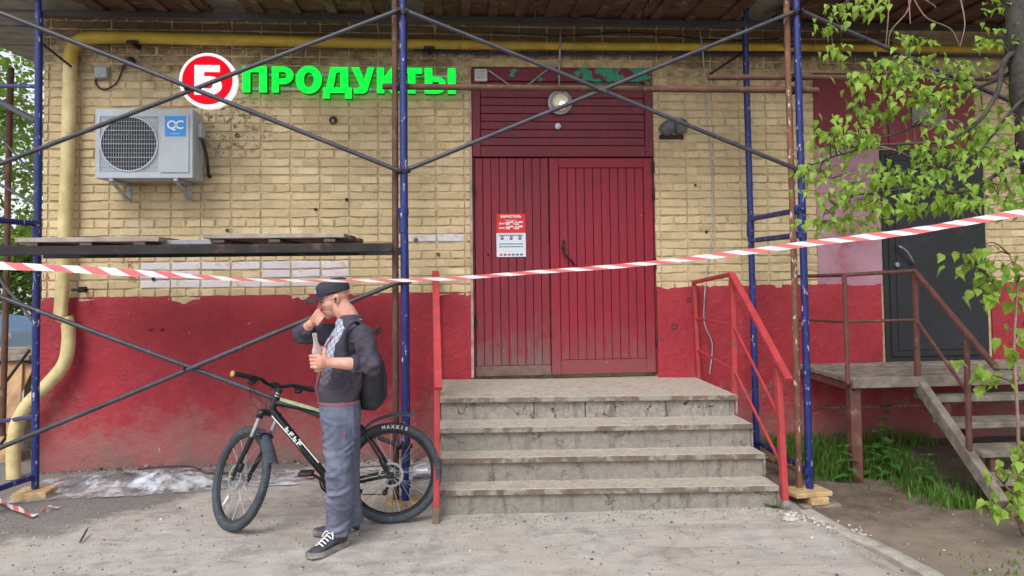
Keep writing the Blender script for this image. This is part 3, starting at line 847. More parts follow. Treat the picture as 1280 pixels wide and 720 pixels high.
# white box above the door, lamp, twin sockets
wb = thing('bell_box', (0.277, -0.03, 3.442), 'small white louvred box at the top left of the maroon panel', 'bell box')
c_ = V(*(0.277, -0.03, 3.442)); M_WHITEPL = simple('white_plastic', lin(214, 214, 212), lin(196, 194, 190), 12, 0.5)
m = MB(); m.box(c_.x - .058, c_.x + .058, -0.05, -0.003, c_.z - .055, c_.z + .055); m.build('case', M_WHITEPL, wb, bev=0.008)
for i in range(4):
    m = MB(); m.box(c_.x - .04, c_.x + .04, -0.056, -0.0495, c_.z - .035 + i * .02, c_.z - .025 + i * .02); m.build('louvre', M_GREYPL, wb, bev=0.001)
lc = V(*(1.002, -0.03, 3.197))
LP = thing('wall_lamp', lc, 'round glass bulkhead lamp glowing faintly above the crimson doors', 'lamp')
m = MB(); m.lathe([(0.0, 0.03), (0.11, 0.03), (0.112, -0.012), (0.098, -0.02)], lc, (0, 1, 0), 28); m.build('base', M_GREYPL, LP, smooth=40)
kg = N('frosted_glass'); kg.b.inputs['Transmission Weight'].default_value = 0.55; kg.fin(lin(222, 222, 214), 0.35)
m = MB(); m.lathe([(0.098, -0.02), (0.094, -0.05), (0.075, -0.082), (0.04, -0.1), (0.0, -0.106)], lc, (0, 1, 0), 28); m.build('globe', kg.m, LP, smooth=60)
ke = N('bulb'); ke.b.inputs['Emission Color'].default_value = (1, 0.85, 0.5, 1); ke.b.inputs['Emission Strength'].default_value = 9.0; ke.fin((0.8, 0.7, 0.5))
m = MB(); m.ell(lc + V(0.022, -0.055, -0.035), (0.03, 0.025, 0.03)); m.build('bulb', ke.m, LP, smooth=60)
sc_ = V(*(0.981, 0, 2.98)); m = MB(); m.lathe([(0, -0.02), (0.028, -0.018), (0.034, 0.002), (0.034, 0.012)], sc_, (0, 1, 0), 16)
tag(m.build('keyhole_cover', M_STEEL, smooth=40), 'small round steel cover on the maroon panel below the lamp', 'cover')
EB = thing('siren_box', (2.025, -0.03, 2.941), 'pair of grey round alarm housings on the brick right of the maroon panel', 'alarm')
M_SIREN = simple('grey_housing', lin(112, 118, 122), lin(84, 88, 92), 20, 0.55, 0, c3=lin(140, 138, 132), s3=16)
for px_, pz_ in ((2.00, 2.955), (2.125, 2.97)):
    m = MB(); m.lathe([(0.0, -0.12), (0.035, -0.115), (0.06, -0.085), (0.068, -0.03), (0.068, 0.0)], (px_, -0.012, pz_), (0, 1, -0.15), 20); m.build('housing', M_SIREN, EB, smooth=50)
m = MB(); m.box(1.93, 2.16, -0.028, -0.006, 2.86, 2.90); m.build('back_plate', M_DARKMETAL, EB, bev=0.003)

# ------------------------------------------------------------------ air conditioner
AX0, AX1, AZ0, AZ1 = -2.945, -2.155, 2.460, 3.045       # outdoor unit, its front 0.32 m before the wall
AY0, AY1 = -0.36, -0.09
AC = thing('air_conditioner', ((AX0 + AX1) / 2, -0.2, AZ0), 'pale grey air conditioner outdoor unit with round fan grille on wall brackets', 'air conditioner')
M_AC = simple('ac_grey_enamel', lin(178, 186, 194), lin(166, 174, 182), 4, 0.45, 0, c3=lin(150, 152, 150), s3=5, lo3=0.58, hi3=0.8)
M_ACDARK = simple('ac_dark_inside', lin(40, 44, 54), lin(30, 32, 40), 12, 0.7)
gx, gz_, gr = AX0 + 0.275, (AZ0 + AZ1) / 2 - 0.005, 0.228
def circ(cx, cz, r, n=40): return [(cx + r * math.cos(2 * math.pi * i / n), cz + r * math.sin(2 * math.pi * i / n)) for i in range(n)]
m = MB()
m.box(AX0, AX1, AY0 + 0.012, AY1, AZ0, AZ1)
m.build('casing', M_AC, AC, bev=0.012, seg=2)
front = poly_mesh('front_panel', [[(AX0 + .004, AZ0 + .004), (AX1 - .004, AZ0 + .004), (AX1 - .004, AZ1 - .004), (AX0 + .004, AZ1 - .004)], [(gx - .235, gz_ - .232), (gx + .235, gz_ - .232), (gx + .235, gz_ + .232), (gx - .235, gz_ + .232)]], 0.012, M_AC, lambda u, v, w: (u, AY0 + 0.006 + w, v))
fp = link('front_panel', front, AC)
m = MB(); m.box(gx - .233, gx + .233, AY0 + 0.009, AY0 + 0.0115, gz_ - .23, gz_ + .23); m.build('grille_back', M_AC, AC)
m = MB(); m.lathe([(gr, 0.0), (gr - .004, 0.0)], (gx, AY0 + 0.0085, gz_), (0, 1, 0), 48); m.lathe([(gr, 0), (0, 0)], (gx, AY0 + 0.0075, gz_), (0, -1, 0), 48); m.build('fan_opening', M_ACDARK, AC)
for i in range(5):                                       # fan blades behind the grille
    a = 2 * math.pi * i / 5
    poly = [(0.03 * math.cos(a), 0.03 * math.sin(a)), (0.2 * math.cos(a + .1), 0.2 * math.sin(a + .1)), (0.205 * math.cos(a + .55), 0.205 * math.sin(a + .55)), (0.05 * math.cos(a + .9), 0.05 * math.sin(a + .9))]
    m = MB(); m.prism(poly, AY0 + 0.003, AY0 + 0.006, lambda u, v, h: (gx + u, h, gz_ + v)); m.build('fan_blade', M_BLACK, AC)
gm = MB()
for i in range(23):
    x = gx - 0.225 + 0.45 * i / 22
    gm.bar((x, AY0 - 0.004, gz_ - .23), (x, AY0 - 0.004, gz_ + .23), 0.0022, 0.003, (0, 1, 0))
for i in range(13):
    z = gz_ - 0.225 + 0.45 * i / 12
    gm.bar((gx - .232, AY0 - 0.001, z), (gx + .232, AY0 - 0.001, z), 0.003, 0.0024 if i % 3 else 0.005)
gm.build('grille', M_AC, AC)
gm = MB()
for r_ in (gr,): gm.lathe([(r_ + .006, -0.004), (r_ + .006, 0.004), (r_ - .006, 0.004), (r_ - .006, -0.004)], (gx, AY0 - 0.004, gz_), (0, 1, 0), 40, closed=True)
gm.build('grille_ring', M_AC, AC, smooth=40)
rp = MB(); rp.box(gx + .252, AX1 - .03, AY0 - 0.010, AY0 - 0.001, AZ0 + .045, AZ1 - .05); SP = rp.build('service_panel', M_AC, AC, bev=0.004)
M_BLUE = simple('blue_sticker', lin(18, 138, 218), lin(14, 128, 208), 6, 0.35)
bx0, bx1, bz0, bz1 = gx + .290, AX1 - .055, AZ1 - .235, AZ1 - .065
m = MB(); m.box(bx0, bx1, AY0 - 0.0125, AY0 - 0.0105, bz0, bz1); m.build('sticker', M_BLUE, AC)
M_WHITE = simple('white_print', (0.8, 0.8, 0.8), (0.76, 0.76, 0.76), 6, 0.5)
me = text_mesh('sticker_mark', 'QC', 0.10, M_WHITE, lambda u, v, w: ((bx0 + bx1) / 2 + u, AY0 - 0.0135 - w, (bz0 + bz1) / 2 + 0.008 + v), 0.0004, 0.002, space=0.72)
link('sticker_mark', me, AC)
m = MB()
for i in range(5): m.box((bx0 + bx1) / 2 - .04 + i * .016, (bx0 + bx1) / 2 - .03 + i * .016, AY0 - 0.0138, AY0 - 0.0126, bz0 + .02, bz0 + .024)
m.build('sticker_line', M_WHITE, AC)
for x in (AX0 + 0.13, AX1 - 0.14):
    m = MB(); m.bar((x, -0.36, AZ0 - 0.012), (x, -0.008, AZ0 - 0.012), 0.035, 0.022); m.bar((x, -0.33, AZ0 - 0.03), (x, -0.02, AZ0 - 0.15), 0.03, 0.012); m.box(x - .018, x + .018, -0.016, -0.006, AZ0 - 0.17, AZ0)
    m.build('bracket', M_GREYPL, AC, bev=0.002)
m = MB(); m.box(AX1 - .002, AX1 + .03, -0.25, -0.14, AZ1 - .22, AZ1 - .1); m.build('valve_cover', M_AC, AC, bev=0.006)
m = MB(); m.tube(spline([(AX1 + .02, -0.2, AZ1 - .22), (AX1 + .05, -0.18, AZ0 + .22), (AX1 + .055, -0.15, AZ0 + .12), (AX1 + .03, -0.05, AZ0 + .06), (AX1 + .03, 0.0, AZ0 + .06)], 5), 0.014, 8); m.build('hose', M_BLACK, AC, smooth=60)

# ------------------------------------------------------------------ shop sign
def emit(name, col, st, base=None):
    k = N(name); k.b.inputs['Emission Color'].default_value = (*col, 1); k.b.inputs['Emission Strength'].default_value = st
    k.fin(base or col, 0.6, 0, 0.15); return k.m
M_NEON = emit('lit_green_acrylic', lin(8, 238, 60), 0.62, lin(10, 190, 50))
M_NEONSIDE = simple('dark_green_edge', lin(10, 120, 40), None, 6, 0.4)
M_SIGNRED = emit('lit_red_acrylic', lin(230, 4, 34), 0.50, lin(120, 2, 14))
M_SIGNWHITE = emit('lit_white_acrylic', (1, 1, 1), 0.35, (0.8, 0.8, 0.8))
SG = thing('shop_sign', (-1.0, -0.05, 3.2), 'lit shop sign with red disc and green Cyrillic letters on two rails', 'sign')
def arc(cx, cy, rx, ry, a0, a1, n=10):
    return [(cx + rx * math.cos(math.radians(a0 + (a1 - a0) * i / n)), cy + ry * math.sin(math.radians(a0 + (a1 - a0) * i / n))) for i in range(n + 1)]
T = 0.32   # stroke width in letter widths
GL = {
    'П': [[(0, 0), (0, 1), (1, 1), (1, 0), (1 - T, 0), (1 - T, .77), (T, .77), (T, 0)]],
    'Р': [[(0, 0), (0, 1), (.52, 1)] + arc(.52, .66, .48, .34, 90, -90)[1:] + [(T, .32), (T, 0)], [(T, .54), (T, .79), (.52, .79)] + arc(.52, .665, .16, .125, 90, -90)[1:]],
    'О': [arc(.5, .5, .54, .54, 0, 350, 28), arc(.5, .5, .2, .29, 0, 350, 20)],
    'Д': [[(0, -.22), (0, .21), (.1, .21), (.26, 1), (.88, 1), (.88, .21), (1, .21), (1, -.22), (.76, -.22), (.76, 0), (.24, 0), (.24, -.22)], [(.36, .21), (.6, .21), (.6, .79), (.46, .79)]],
    'У': [[(0, 1), (.34, 1), (.54, .5), (.7, 1), (1, 1), (.72, .2)] + arc(.46, .2, .26, .22, 0, -80, 5)[1:] + [(.12, -.02), (.12, .2), (.3, .2), (.38, .28)]],
    'К': [[(0, 0), (0, 1), (T, 1), (T, .64), (.62, 1), (1, 1), (.62, .53), (1, 0), (.62, 0), (T, .4), (T, 0)]],
    'Т': [[(0, 1), (1, 1), (1, .77), (.68, .77), (.68, 0), (.32, 0), (.32, .77), (0, .77)]],
    'Ы': [[(0, 0), (0, 1), (.25, 1), (.25, .66), (.4, .66)] + arc(.4, .33, .29, .33, 90, -90)[1:], [(.25, .22), (.25, .46), (.4, .46)] + arc(.4, .34, .08, .12, 90, -90)[1:], [(.75, 0), (.75, 1), (1, 1), (1, 0)]],
    'Б': [[(0, 0), (0, 1), (.92, 1), (.92, .78), (.34, .78), (.34, .62), (.58, .62)] + arc(.58, .31, .42, .31, 90, -90)[1:], [(.34, .2), (.34, .42), (.56, .42)] + arc(.56, .31, .11, .11, 90, -90)[1:]],
}
def letter(ch, x0, x1, z0, z1, y0, y1, mface, mside, parent):
    me = poly_mesh('letter', GL[ch], y1 - y0, [mface, mside], lambda u, v, w: (x0 + (x1 - x0) * u, (y0 + y1) / 2 + w, z0 + (z1 - z0) * v))
    for p in me.polygons: p.material_index = 0 if abs(p.normal.y) > 0.5 else 1
    return link('letter', me, parent)
zb0, zb1 = 3.245, 3.475
rng = [('П', 302.5, 333), ('Р', 339, 366.5), ('О', 370, 401), ('Д', 403.5, 440), ('У', 439.5, 469), ('К', 472, 501.5), ('Т', 503.5, 530), ('Ы', 533.5, 573.5)]
SX = lambda px: (px - 302.5) / (573.5 - 302.5) * (0.045 + 1.815) - 1.815
for ch, a, b in rng:
    letter(ch, SX(a), SX(b), zb0, zb1, -0.13, -0.06, M_NEON, M_NEONSIDE, SG)
for z in (3.30, 3.425):
    m = MB(); m.box(-1.85, 0.06, -0.05, -0.022, z - .012, z + .012); m.build('mounting_rail', M_WHITEPL, SG)
dc = V(*(-2.115, -0.13, 3.35))
m = MB(); m.lathe([(0, -0.0), (0.236, 0.0), (0.244, 0.008), (0.244, 0.07), (0, 0.07)], dc + V(0, 0.01, 0), (0, 1, 0), 56); m.build('disc_rim', M_SIGNWHITE, SG, smooth=40)
m = MB(); m.lathe([(0, -0.004), (0.214, -0.004), (0.214, 0.004)], dc + V(0, 0.008, 0), (0, 1, 0), 56); m.build('disc_face', M_SIGNRED, SG, smooth=40)
letter('Б', dc.x - 0.105, dc.x + 0.125, dc.z - 0.13, dc.z + 0.128, dc.y - 0.012, dc.y + 0.003, M_SIGNWHITE, M_SIGNWHITE, SG)

# ------------------------------------------------------------------ notice on the left door leaf
nx0, nx1 = (0.407, 0, 1.937)[0], (0.671, 0, 1.935)[0]
nz0, nz1 = (0.544, 0, 1.782)[2], (0.549, 0, 2.177)[2]
nzm = (0.547, 0, 2.001)[2]
NT = thing('door_notice', ((nx0 + nx1) / 2, 0.012, nz0), 'red and white opening hours notice stuck on the left door leaf', 'notice')
M_NRED = simple('notice_red', lin(214, 30, 34), lin(204, 26, 32), 8, 0.45); M_NWHITE = simple('notice_paper', lin(214, 222, 232), lin(206, 214, 224), 8, 0.5); M_INK = simple('ink', lin(70, 84, 104), None, 9, 0.6)
m = MB(); m.box(nx0, nx1, 0.0105, 0.0125, nzm, nz1); m.build('red_sheet', M_NRED, NT)
m = MB(); m.box(nx0 - .002, nx1 + .002, 0.009, 0.0125, nz0, nzm - .001); m.build('white_sheet', M_NWHITE, NT)
nc = (nx0 + nx1) / 2
def ntext(body, size, x, z, mat, y=0.0095, bold=0.0015):
    me = text_mesh('notice_text', body, size, mat, lambda u, v, w: (x + u, y - w, z + v), 0.0003, bold); link('notice_text', me, NT)
ntext('Б', 0.03, nc - 0.085, nz1 - 0.026, M_WHITE); ntext('БРИСТОЛЬ', 0.03, nc + 0.012, nz1 - 0.027, M_WHITE)
ntext('РЕЖИМ РАБОТЫ', 0.013, nc, nz1 - 0.062, M_WHITE, bold=0)
ntext('ПН-ЧТ', 0.016, nc - 0.083, nz1 - 0.092, M_WHITE); ntext('08\u2070\u2070-22\u2070\u2070', 0.038, nc + 0.03, nz1 - 0.09, M_WHITE)
ntext('ПТ-ВС', 0.016, nc - 0.083, nz1 - 0.132, M_WHITE); ntext('08\u2070\u2070-23\u2070\u2070', 0.038, nc + 0.03, nz1 - 0.13, M_WHITE)
for x_ in (-0.083, 0.0, 0.08):
    m = MB(); m.box(nc + x_ - .014, nc + x_ + .014, 0.0078, 0.0088, nzm - .062, nzm - .045); m.box(nc + x_ - .010, nc + x_ + .016, 0.0078, 0.0088, nzm - .04, nzm - .030); m.build('notice_pictogram', M_INK, NT)
for z_, k_ in ((-0.10, 12), (-0.125, 10), (-0.022, 11)):
    m = MB()
    for i in range(k_): m.box(nc - .11 + i * .22 / k_, nc - .11 + (i + .75) * .22 / k_, 0.0078, 0.0088, nzm + z_ - .006, nzm + z_ + .004)
    m.build('notice_line', M_INK, NT)
cols = [lin(200, 60, 60), lin(90, 90, 110), lin(200, 60, 60), lin(40, 120, 90), lin(60, 90, 160), lin(90, 90, 110)]
for i, cc in enumerate(cols):
    m = MB(); m.box(nc - .105 + i * .037, nc - .08 + i * .037, 0.0078, 0.0088, nz0 + .012, nz0 + .028); m.build('notice_badge', simple('badge%d' % i, cc, None, 5, 0.5), NT)

# ------------------------------------------------------------------ scaffold
def flaked(name, c1, c2, chip, lo, hi, rough=0.45):
    k = N(name); p = k.pos()
    col = k.mix(k.ramp(k.noise(p, 8, 4), 0.3, 0.7), c1, c2)
    n_ = k.noise(k.scl(p, (1, 1, 0.35)), 34, 5, 0.65)
    col = k.mix(k.ramp(n_, lo, hi), col, chip)
    k.bump(k.noise(p, 90, 4), 0.2, 0.003)
    return k.fin(col, rough, 0.0, 0.5)
M_BLUEP = flaked('blue_enamel', lin(30, 44, 114), lin(24, 34, 90), lin(176, 178, 190), 0.61, 0.66)
M_RUST = flaked('rusty_tube', lin(98, 66, 52), lin(74, 50, 42), lin(132, 104, 86), 0.58, 0.72, 0.8)
M_RUSTW = flaked('whitewashed_rusty_tube', lin(124, 84, 62), lin(98, 64, 50), lin(196, 188, 178), 0.58, 0.64, 0.8)
M_BRACE = flaked('dark_brace_tube', lin(62, 62, 70), lin(46, 46, 54), lin(106, 84, 74), 0.58, 0.72, 0.5)
SC = thing('scaffold', (-0.35, -1.35, 0), 'tube scaffold of blue frames, dark cross braces and rusty pipes before the facade', 'scaffold')
def stube(nm, a, b, r, mat, n=12, k=None):
    L_ = (V(*b) - V(*a)).length
    if not k and L_ > 1.3: k = [lerp(a, b, t) + V(rnd.uniform(-.005, .005), rnd.uniform(-.004, .004), rnd.uniform(-.005, .005)) for t in (.3, .6)]
    q = MB(); q.tube(spline([a] + k + [b], 6) if k else [a, b], r, n); return q.build(nm, mat, SC, smooth=60)
def clamp(c_, ax=(0, 0, 1), r=0.036, mat=None):
    q = MB(); q.lathe([(r - .01, -.028), (r, -.024), (r, .024), (r - .01, .028)], c_, ax, 12); q.bar(V(*c_) + V(.0, -.05, 0), V(*c_) + V(0, .05, 0), 0.018, 0.022)
    return q.build('clamp', mat or M_DARKMETAL, SC, smooth=40)
FY, BY = -1.35, -0.36
MX, RX = -0.347, 2.625
R_ = 0.0275
stube('pole', (MX, FY, 0.03), (MX, FY, 5.9), R_, M_BLUEP)
stube('pole', (RX + .01, FY, -0.0), (RX - .01, FY, 5.9), R_, M_BLUEP)
stube('pole', (-0.395, BY, 0.02), (-0.395, BY, 3.93), R_, M_BLUEP)
stube('pole', (2.648, BY, 0.02), (2.632, BY, 3.90), R_, M_BLUEP)
stube('pole', (-3.178, -0.75, 0.045), (-3.19, -0.75, 3.72), R_, M_BLUEP)
stube('pole', (-3.33, FY, 0.02), (-3.33, FY, 5.9), R_, M_BLUEP)
stube('pole', (-0.415, FY + 0.03, 0.02), (-0.40, FY + 0.03, 5.9), 0.024, M_RUST)
stube('pole', (RX - .055, FY + 0.03, -0.0), (RX - .05, FY + 0.03, 5.9), 0.024, M_RUSTW)
for x0, x1, yb in ((MX, -0.395, BY), (RX, 2.64, BY), (-3.33, -3.185, -0.75)):
    for z in ((2.085, 1.895, 0.14, 3.94) if x0 > -3 else (2.06, 1.86, 0.13)):
        if x0 == MX and z == 1.895: continue
        top = z == 3.94
        if top:
            stube('rung', (x0, FY, z + .05), (x1, yb, 3.90), 0.022, M_BLUEP, k=[(x1, yb - 0.12, 3.985)])
        else:
            stube('rung', (x0, FY, z), (x1, yb, z), 0.022, M_BLUEP)
        if not top: clamp((x0, FY, z), r=0.037, mat=M_BLUEP)
# left end: bent top of the frame and the frame that goes on round the corner
stube('rung', (-3.19, -0.75, 3.70), (-3.33, FY + .02, 3.98), 0.022, M_BLUEP, k=[(-3.20, -0.83, 3.86)])
for a, b, r_, mt in (((-3.733, -0.3, 3.243), (-3.205, -0.74, 3.129), 0.016, M_BLUEP), ((-4.227, 0.2, 3.346), (-3.213, -0.72, 2.857), 0.024, M_BRACE), ((-4.146, 0.3, 3.02), (-3.208, -0.72, 2.407), 0.010, M_BRACE), ((-4.14, 0.3, 2.532), (-3.206, -0.72, 2.201), 0.012, M_BRACE), ((-4.16, 0.4, 1.702), (-3.184, -0.72, 1.243), 0.012, M_BRACE)):
    stube('brace', a, b, r_, mt)
stube('rung', (-4.2, 0.3, 1.903), (-3.224, -0.7, 1.848), 0.02, M_BLUEP); stube('rung', (-4.358, 0.6, 0.29), (-3.199, -0.7, 0.578), 0.018, M_BLUEP)
stube('pole', (-3.958, 0.25, 3.543), (-3.993, 0.25, 0.244), 0.026, M_RUST)
# cross braces
BYF = FY - 0.045
def brace(a, b):
    a, b = V(*a), V(*b); stube('brace', a, b, 0.0165, M_BRACE)
    for p in (a, b):
        q = MB(); q.lathe([(0.0, -.03), (0.014, -.03), (0.014, .04), (0, .04)], p, (0, 1, 0), 8); q.build('brace_pin', M_DARKMETAL, SC, smooth=40)
brace((-0.31, BYF, 3.535), (2.60, BYF - .02, 2.37)); brace((-0.31, BYF, 2.385), (2.60, BYF + .02, 3.585))
brace((-0.37, BYF, 2.375), (-3.33, BYF - .02, 3.565)); brace((-0.37, BYF, 3.54), (-3.33, BYF + .02, 2.335))
brace((-0.37, BYF, 1.585), (-3.33, BYF - .02, 0.385)); brace((-0.37, BYF, 0.42), (-3.33, BYF + .02, 1.61))
# braces on to the next bay on the right, back brace at the left corner
brace((RX + .02, BYF, 3.585), (5.58, BYF + .02, 2.39))
stube('pole', (5.6, FY, -0.05), (5.6, FY, 5.9), R_, M_BLUEP); stube('pole', (5.61, BY, 0.0), (5.61, BY, 3.9), R_, M_BLUEP); stube('rung', (5.6, FY, 2.085), (5.61, BY, 2.085), 0.022, M_BLUEP); stube('rung', (5.6, FY, 3.9), (5.61, BY, 3.88), 0.022, M_BLUEP)
stube('brace', (-3.225, -0.7, 3.506), (-3.25, -0.12, 3.453), 0.010, M_BLACK)
stube('pipe', (-0.497, -1.29, 3.011), (2.811, -1.29, 3.008), 0.024, M_RUST)
stube('pipe', (1.957, -1.27, 3.104), (4.277, -1.27, 3.119), 0.022, M_RUST)
stube('pipe', (1.995, -1.2, 3.148), (2.588, -0.4, 3.565), 0.010, M_DARKMETAL)
for c_ in ((-0.385, -1.31, 3.007), (2.598, -1.31, 3.001), (2.594, -1.31, 3.099)):
    clamp(c_, r=0.034)
clamp((2.61, -1.35, 2.085), (0, 1, 0), 0.04, M_BLUEP)
# lower tie between the right hand poles, plastered with dry mortar
stube('rung', (2.582, -0.5, 0.054), (2.622, -1.33, 0.122), 0.02, M_RUSTW)

# couplers where the poles are socketed and where braces cross
for x_, y_ in ((MX, FY), (RX, FY), (2.64, BY), (-3.186, -0.75)):
    q = MB(); q.lathe([(R_ + .001, -.07), (R_ + .006, -.065), (R_ + .006, .065), (R_ + .001, .07)], (x_, y_, 2.0), (0, 0, 1), 12); q.build('socket', M_BLUEP, SC, smooth=40)
for x_, y_, z_ in ((MX, FY, 3.54), (MX, FY, 2.38), (MX, FY, 1.585), (MX, FY, .42), (RX, FY, 3.585), (RX, FY, 2.37)):
    q = MB(); q.bar((x_ - .055, y_ - .03, z_ - .012), (x_ + .055, y_ - .03, z_ + .0), .008, .035, (0, 0, 1)); q.build('brace_lug', M_DARKMETAL, SC, bev=.003)
for x_, z_ in ((1.145, 2.96), (-1.85, 2.955), (-1.85, 1.0)):
    q = MB(); q.tube([(x_, BYF - .04, z_), (x_, BYF + .04, z_)], .009, 8); q.build('brace_pin', M_DARKMETAL, SC, smooth=40)

# blocks under the feet of the scaffold
def block(cx, cy, z0, w, d, h, rot, mat, label):
    q = MB(); q.box(-w / 2, w / 2, -d / 2, d / 2, 0, h); me = q.mesh('timber_block', mat, bev=0.005)
    o = link('timber_block', me, None, (cx, cy, z0)); o.rotation_euler.z = rot
    return tag(o, label, 'timber block', 'timber blocks under the scaffold poles')
block(-3.17, -0.77, gz(-3.17, -.77) - .012, 0.24, 0.20, 0.07, 0.06, M_NEWWOOD, 'pale timber block under the leftmost blue scaffold pole')
block(-0.36, -1.33, gz(-.36, -1.33) - .02, 0.26, 0.16, 0.05, 0.1, M_NEWWOOD, 'timber block under the middle scaffold pole behind the rear bicycle wheel')
g0 = gz(2.66, -1.38) - .01
block(2.66, -1.38, g0, 0.30, 0.20, 0.030, 0.05, M_GREYWOOD, 'grey board at the bottom of the stack under the right scaffold pole')
block(2.64, -1.42, g0 + .030, 0.14, 0.14, 0.052, 0.12, M_NEWWOOD, 'pale square timber block in the middle of the stack under the right pole')
block(2.60, -1.37, g0 + .082, 0.30, 0.20, 0.034, 0.16, M_NEWWOOD, 'pale plank on top of the stack under the right scaffold pole')

# ------------------------------------------------------------------ scaffold decks: shields of planks on ledgers
def deck(x0, x1, y0, y1, z, n, mat, label, edge=None, battens=3, seed=1):
    r = random.Random(seed)
    D = thing('deck_shield', ((x0 + x1) / 2, (y0 + y1) / 2, z), label, 'scaffold deck', 'plank shields lying on the scaffold')
    for i in range(n):
        ya = y0 + (y1 - y0) * i / n; yb = y0 + (y1 - y0) * (i + 1) / n
        q = MB(); dz = r.uniform(-.004, .004); e = r.uniform(-.02, .02)
        q.box(x0 + e, x1 + r.uniform(-.02, .02), ya + .004, yb - .005, z + dz, z + 0.032 + dz); q.build('plank', edge if (edge and i == 0) else mat, D, bev=0.003)
    for i in range(battens):
        x = x0 + 0.12 + (x1 - x0 - 0.24) * i / max(1, battens - 1)
        q = MB(); q.box(x - .04, x + .04, y0 + .01, y1 - .01, z - 0.028, z - 0.005); q.build('batten', mat, D, bev=0.003)
    return D
M_DECKDARK = simple('deck_planks', lin(96, 82, 74), lin(72, 60, 54), 7, 0.9, bump=0.4, c3=lin(70, 58, 52), s3=4)
M_DECKPALE = simple('pale_deck_plank', lin(160, 150, 142), lin(132, 120, 112), 8, 0.85, bump=0.3, c3=lin(120, 106, 98), s3=5)
deck(-2.98, -2.03, -1.44, -0.45, 1.885, 6, M_DECKDARK, 'weathered plank shield on the lower scaffold level above the bicycle, left one', M_DECKPALE, 3, 1)
deck(-1.74, -0.74, -1.44, -0.45, 1.895, 6, M_DECKDARK, 'weathered plank shield on the lower scaffold level above the bicycle, right one', M_DECKPALE, 3, 2)
deck(-2.06, -1.70, -1.30, -0.50, 1.868, 2, simple('tin', lin(150, 154, 160), lin(110, 112, 118), 9, 0.5, 0.5), 'short grey sheet bridging the gap between the two lower plank shields', None, 0, 3)
M_LEDGER = simple('tarred_ledger', lin(46, 42, 42), lin(32, 30, 30), 9, 0.85, c3=lin(84, 74, 68), s3=6)
for y_ in (-1.40, -0.52):
    q = MB(); q.box(-3.25, -0.42, y_ - .03, y_ + .03, 1.795, 1.857); tag(q.build('deck_ledger', M_LEDGER, bev=0.003), 'dark ledger beam carrying the lower planks at the %s edge' % ('front' if y_ < -1 else 'wall side'), 'ledger beam', 'ledgers of the lower scaffold level')
def updeck(x0, x1, label, seed, y0=-1.42, y1=-0.30, z=3.885):
    return deck(x0, x1, y0, y1, z, 7, M_DARKWOOD, label, None, int((x1 - x0) / 0.30) + 1, seed)
updeck(-3.02, -2.02, 'dark plank shield on the upper scaffold level, nearest the building corner', 5)
updeck(-1.72, -0.56, 'dark plank shield overhead between the shop sign and the middle pole', 6)
updeck(-0.22, 0.72, 'dark plank shield overhead just right of the middle scaffold pole', 7)
updeck(0.74, 1.66, 'dark plank shield overhead above the middle of the crimson door', 8, z=3.89)
updeck(1.68, 2.56, 'dark plank shield overhead beside the right scaffold frame', 9)
updeck(2.9, 5.5, 'dark plank shield overhead beyond the right scaffold frame', 10)
for y_ in (-1.36, -0.36):
    q = MB(); q.bar((-3.4, y_, 3.832), (5.7, y_, 3.832), 0.05, 0.05) if y_ > -1 else q.bar((-3.4, y_ - .06, 3.832), (5.7, y_ - .06, 3.832), 0.05, 0.05)
    tag(q.build('deck_ledger', M_ROOF, bev=0.003), 'dark ledger beam carrying the upper planks at the %s edge' % ('front' if y_ < -1 else 'wall side'), 'ledger beam', 'ledgers of the upper scaffold level')

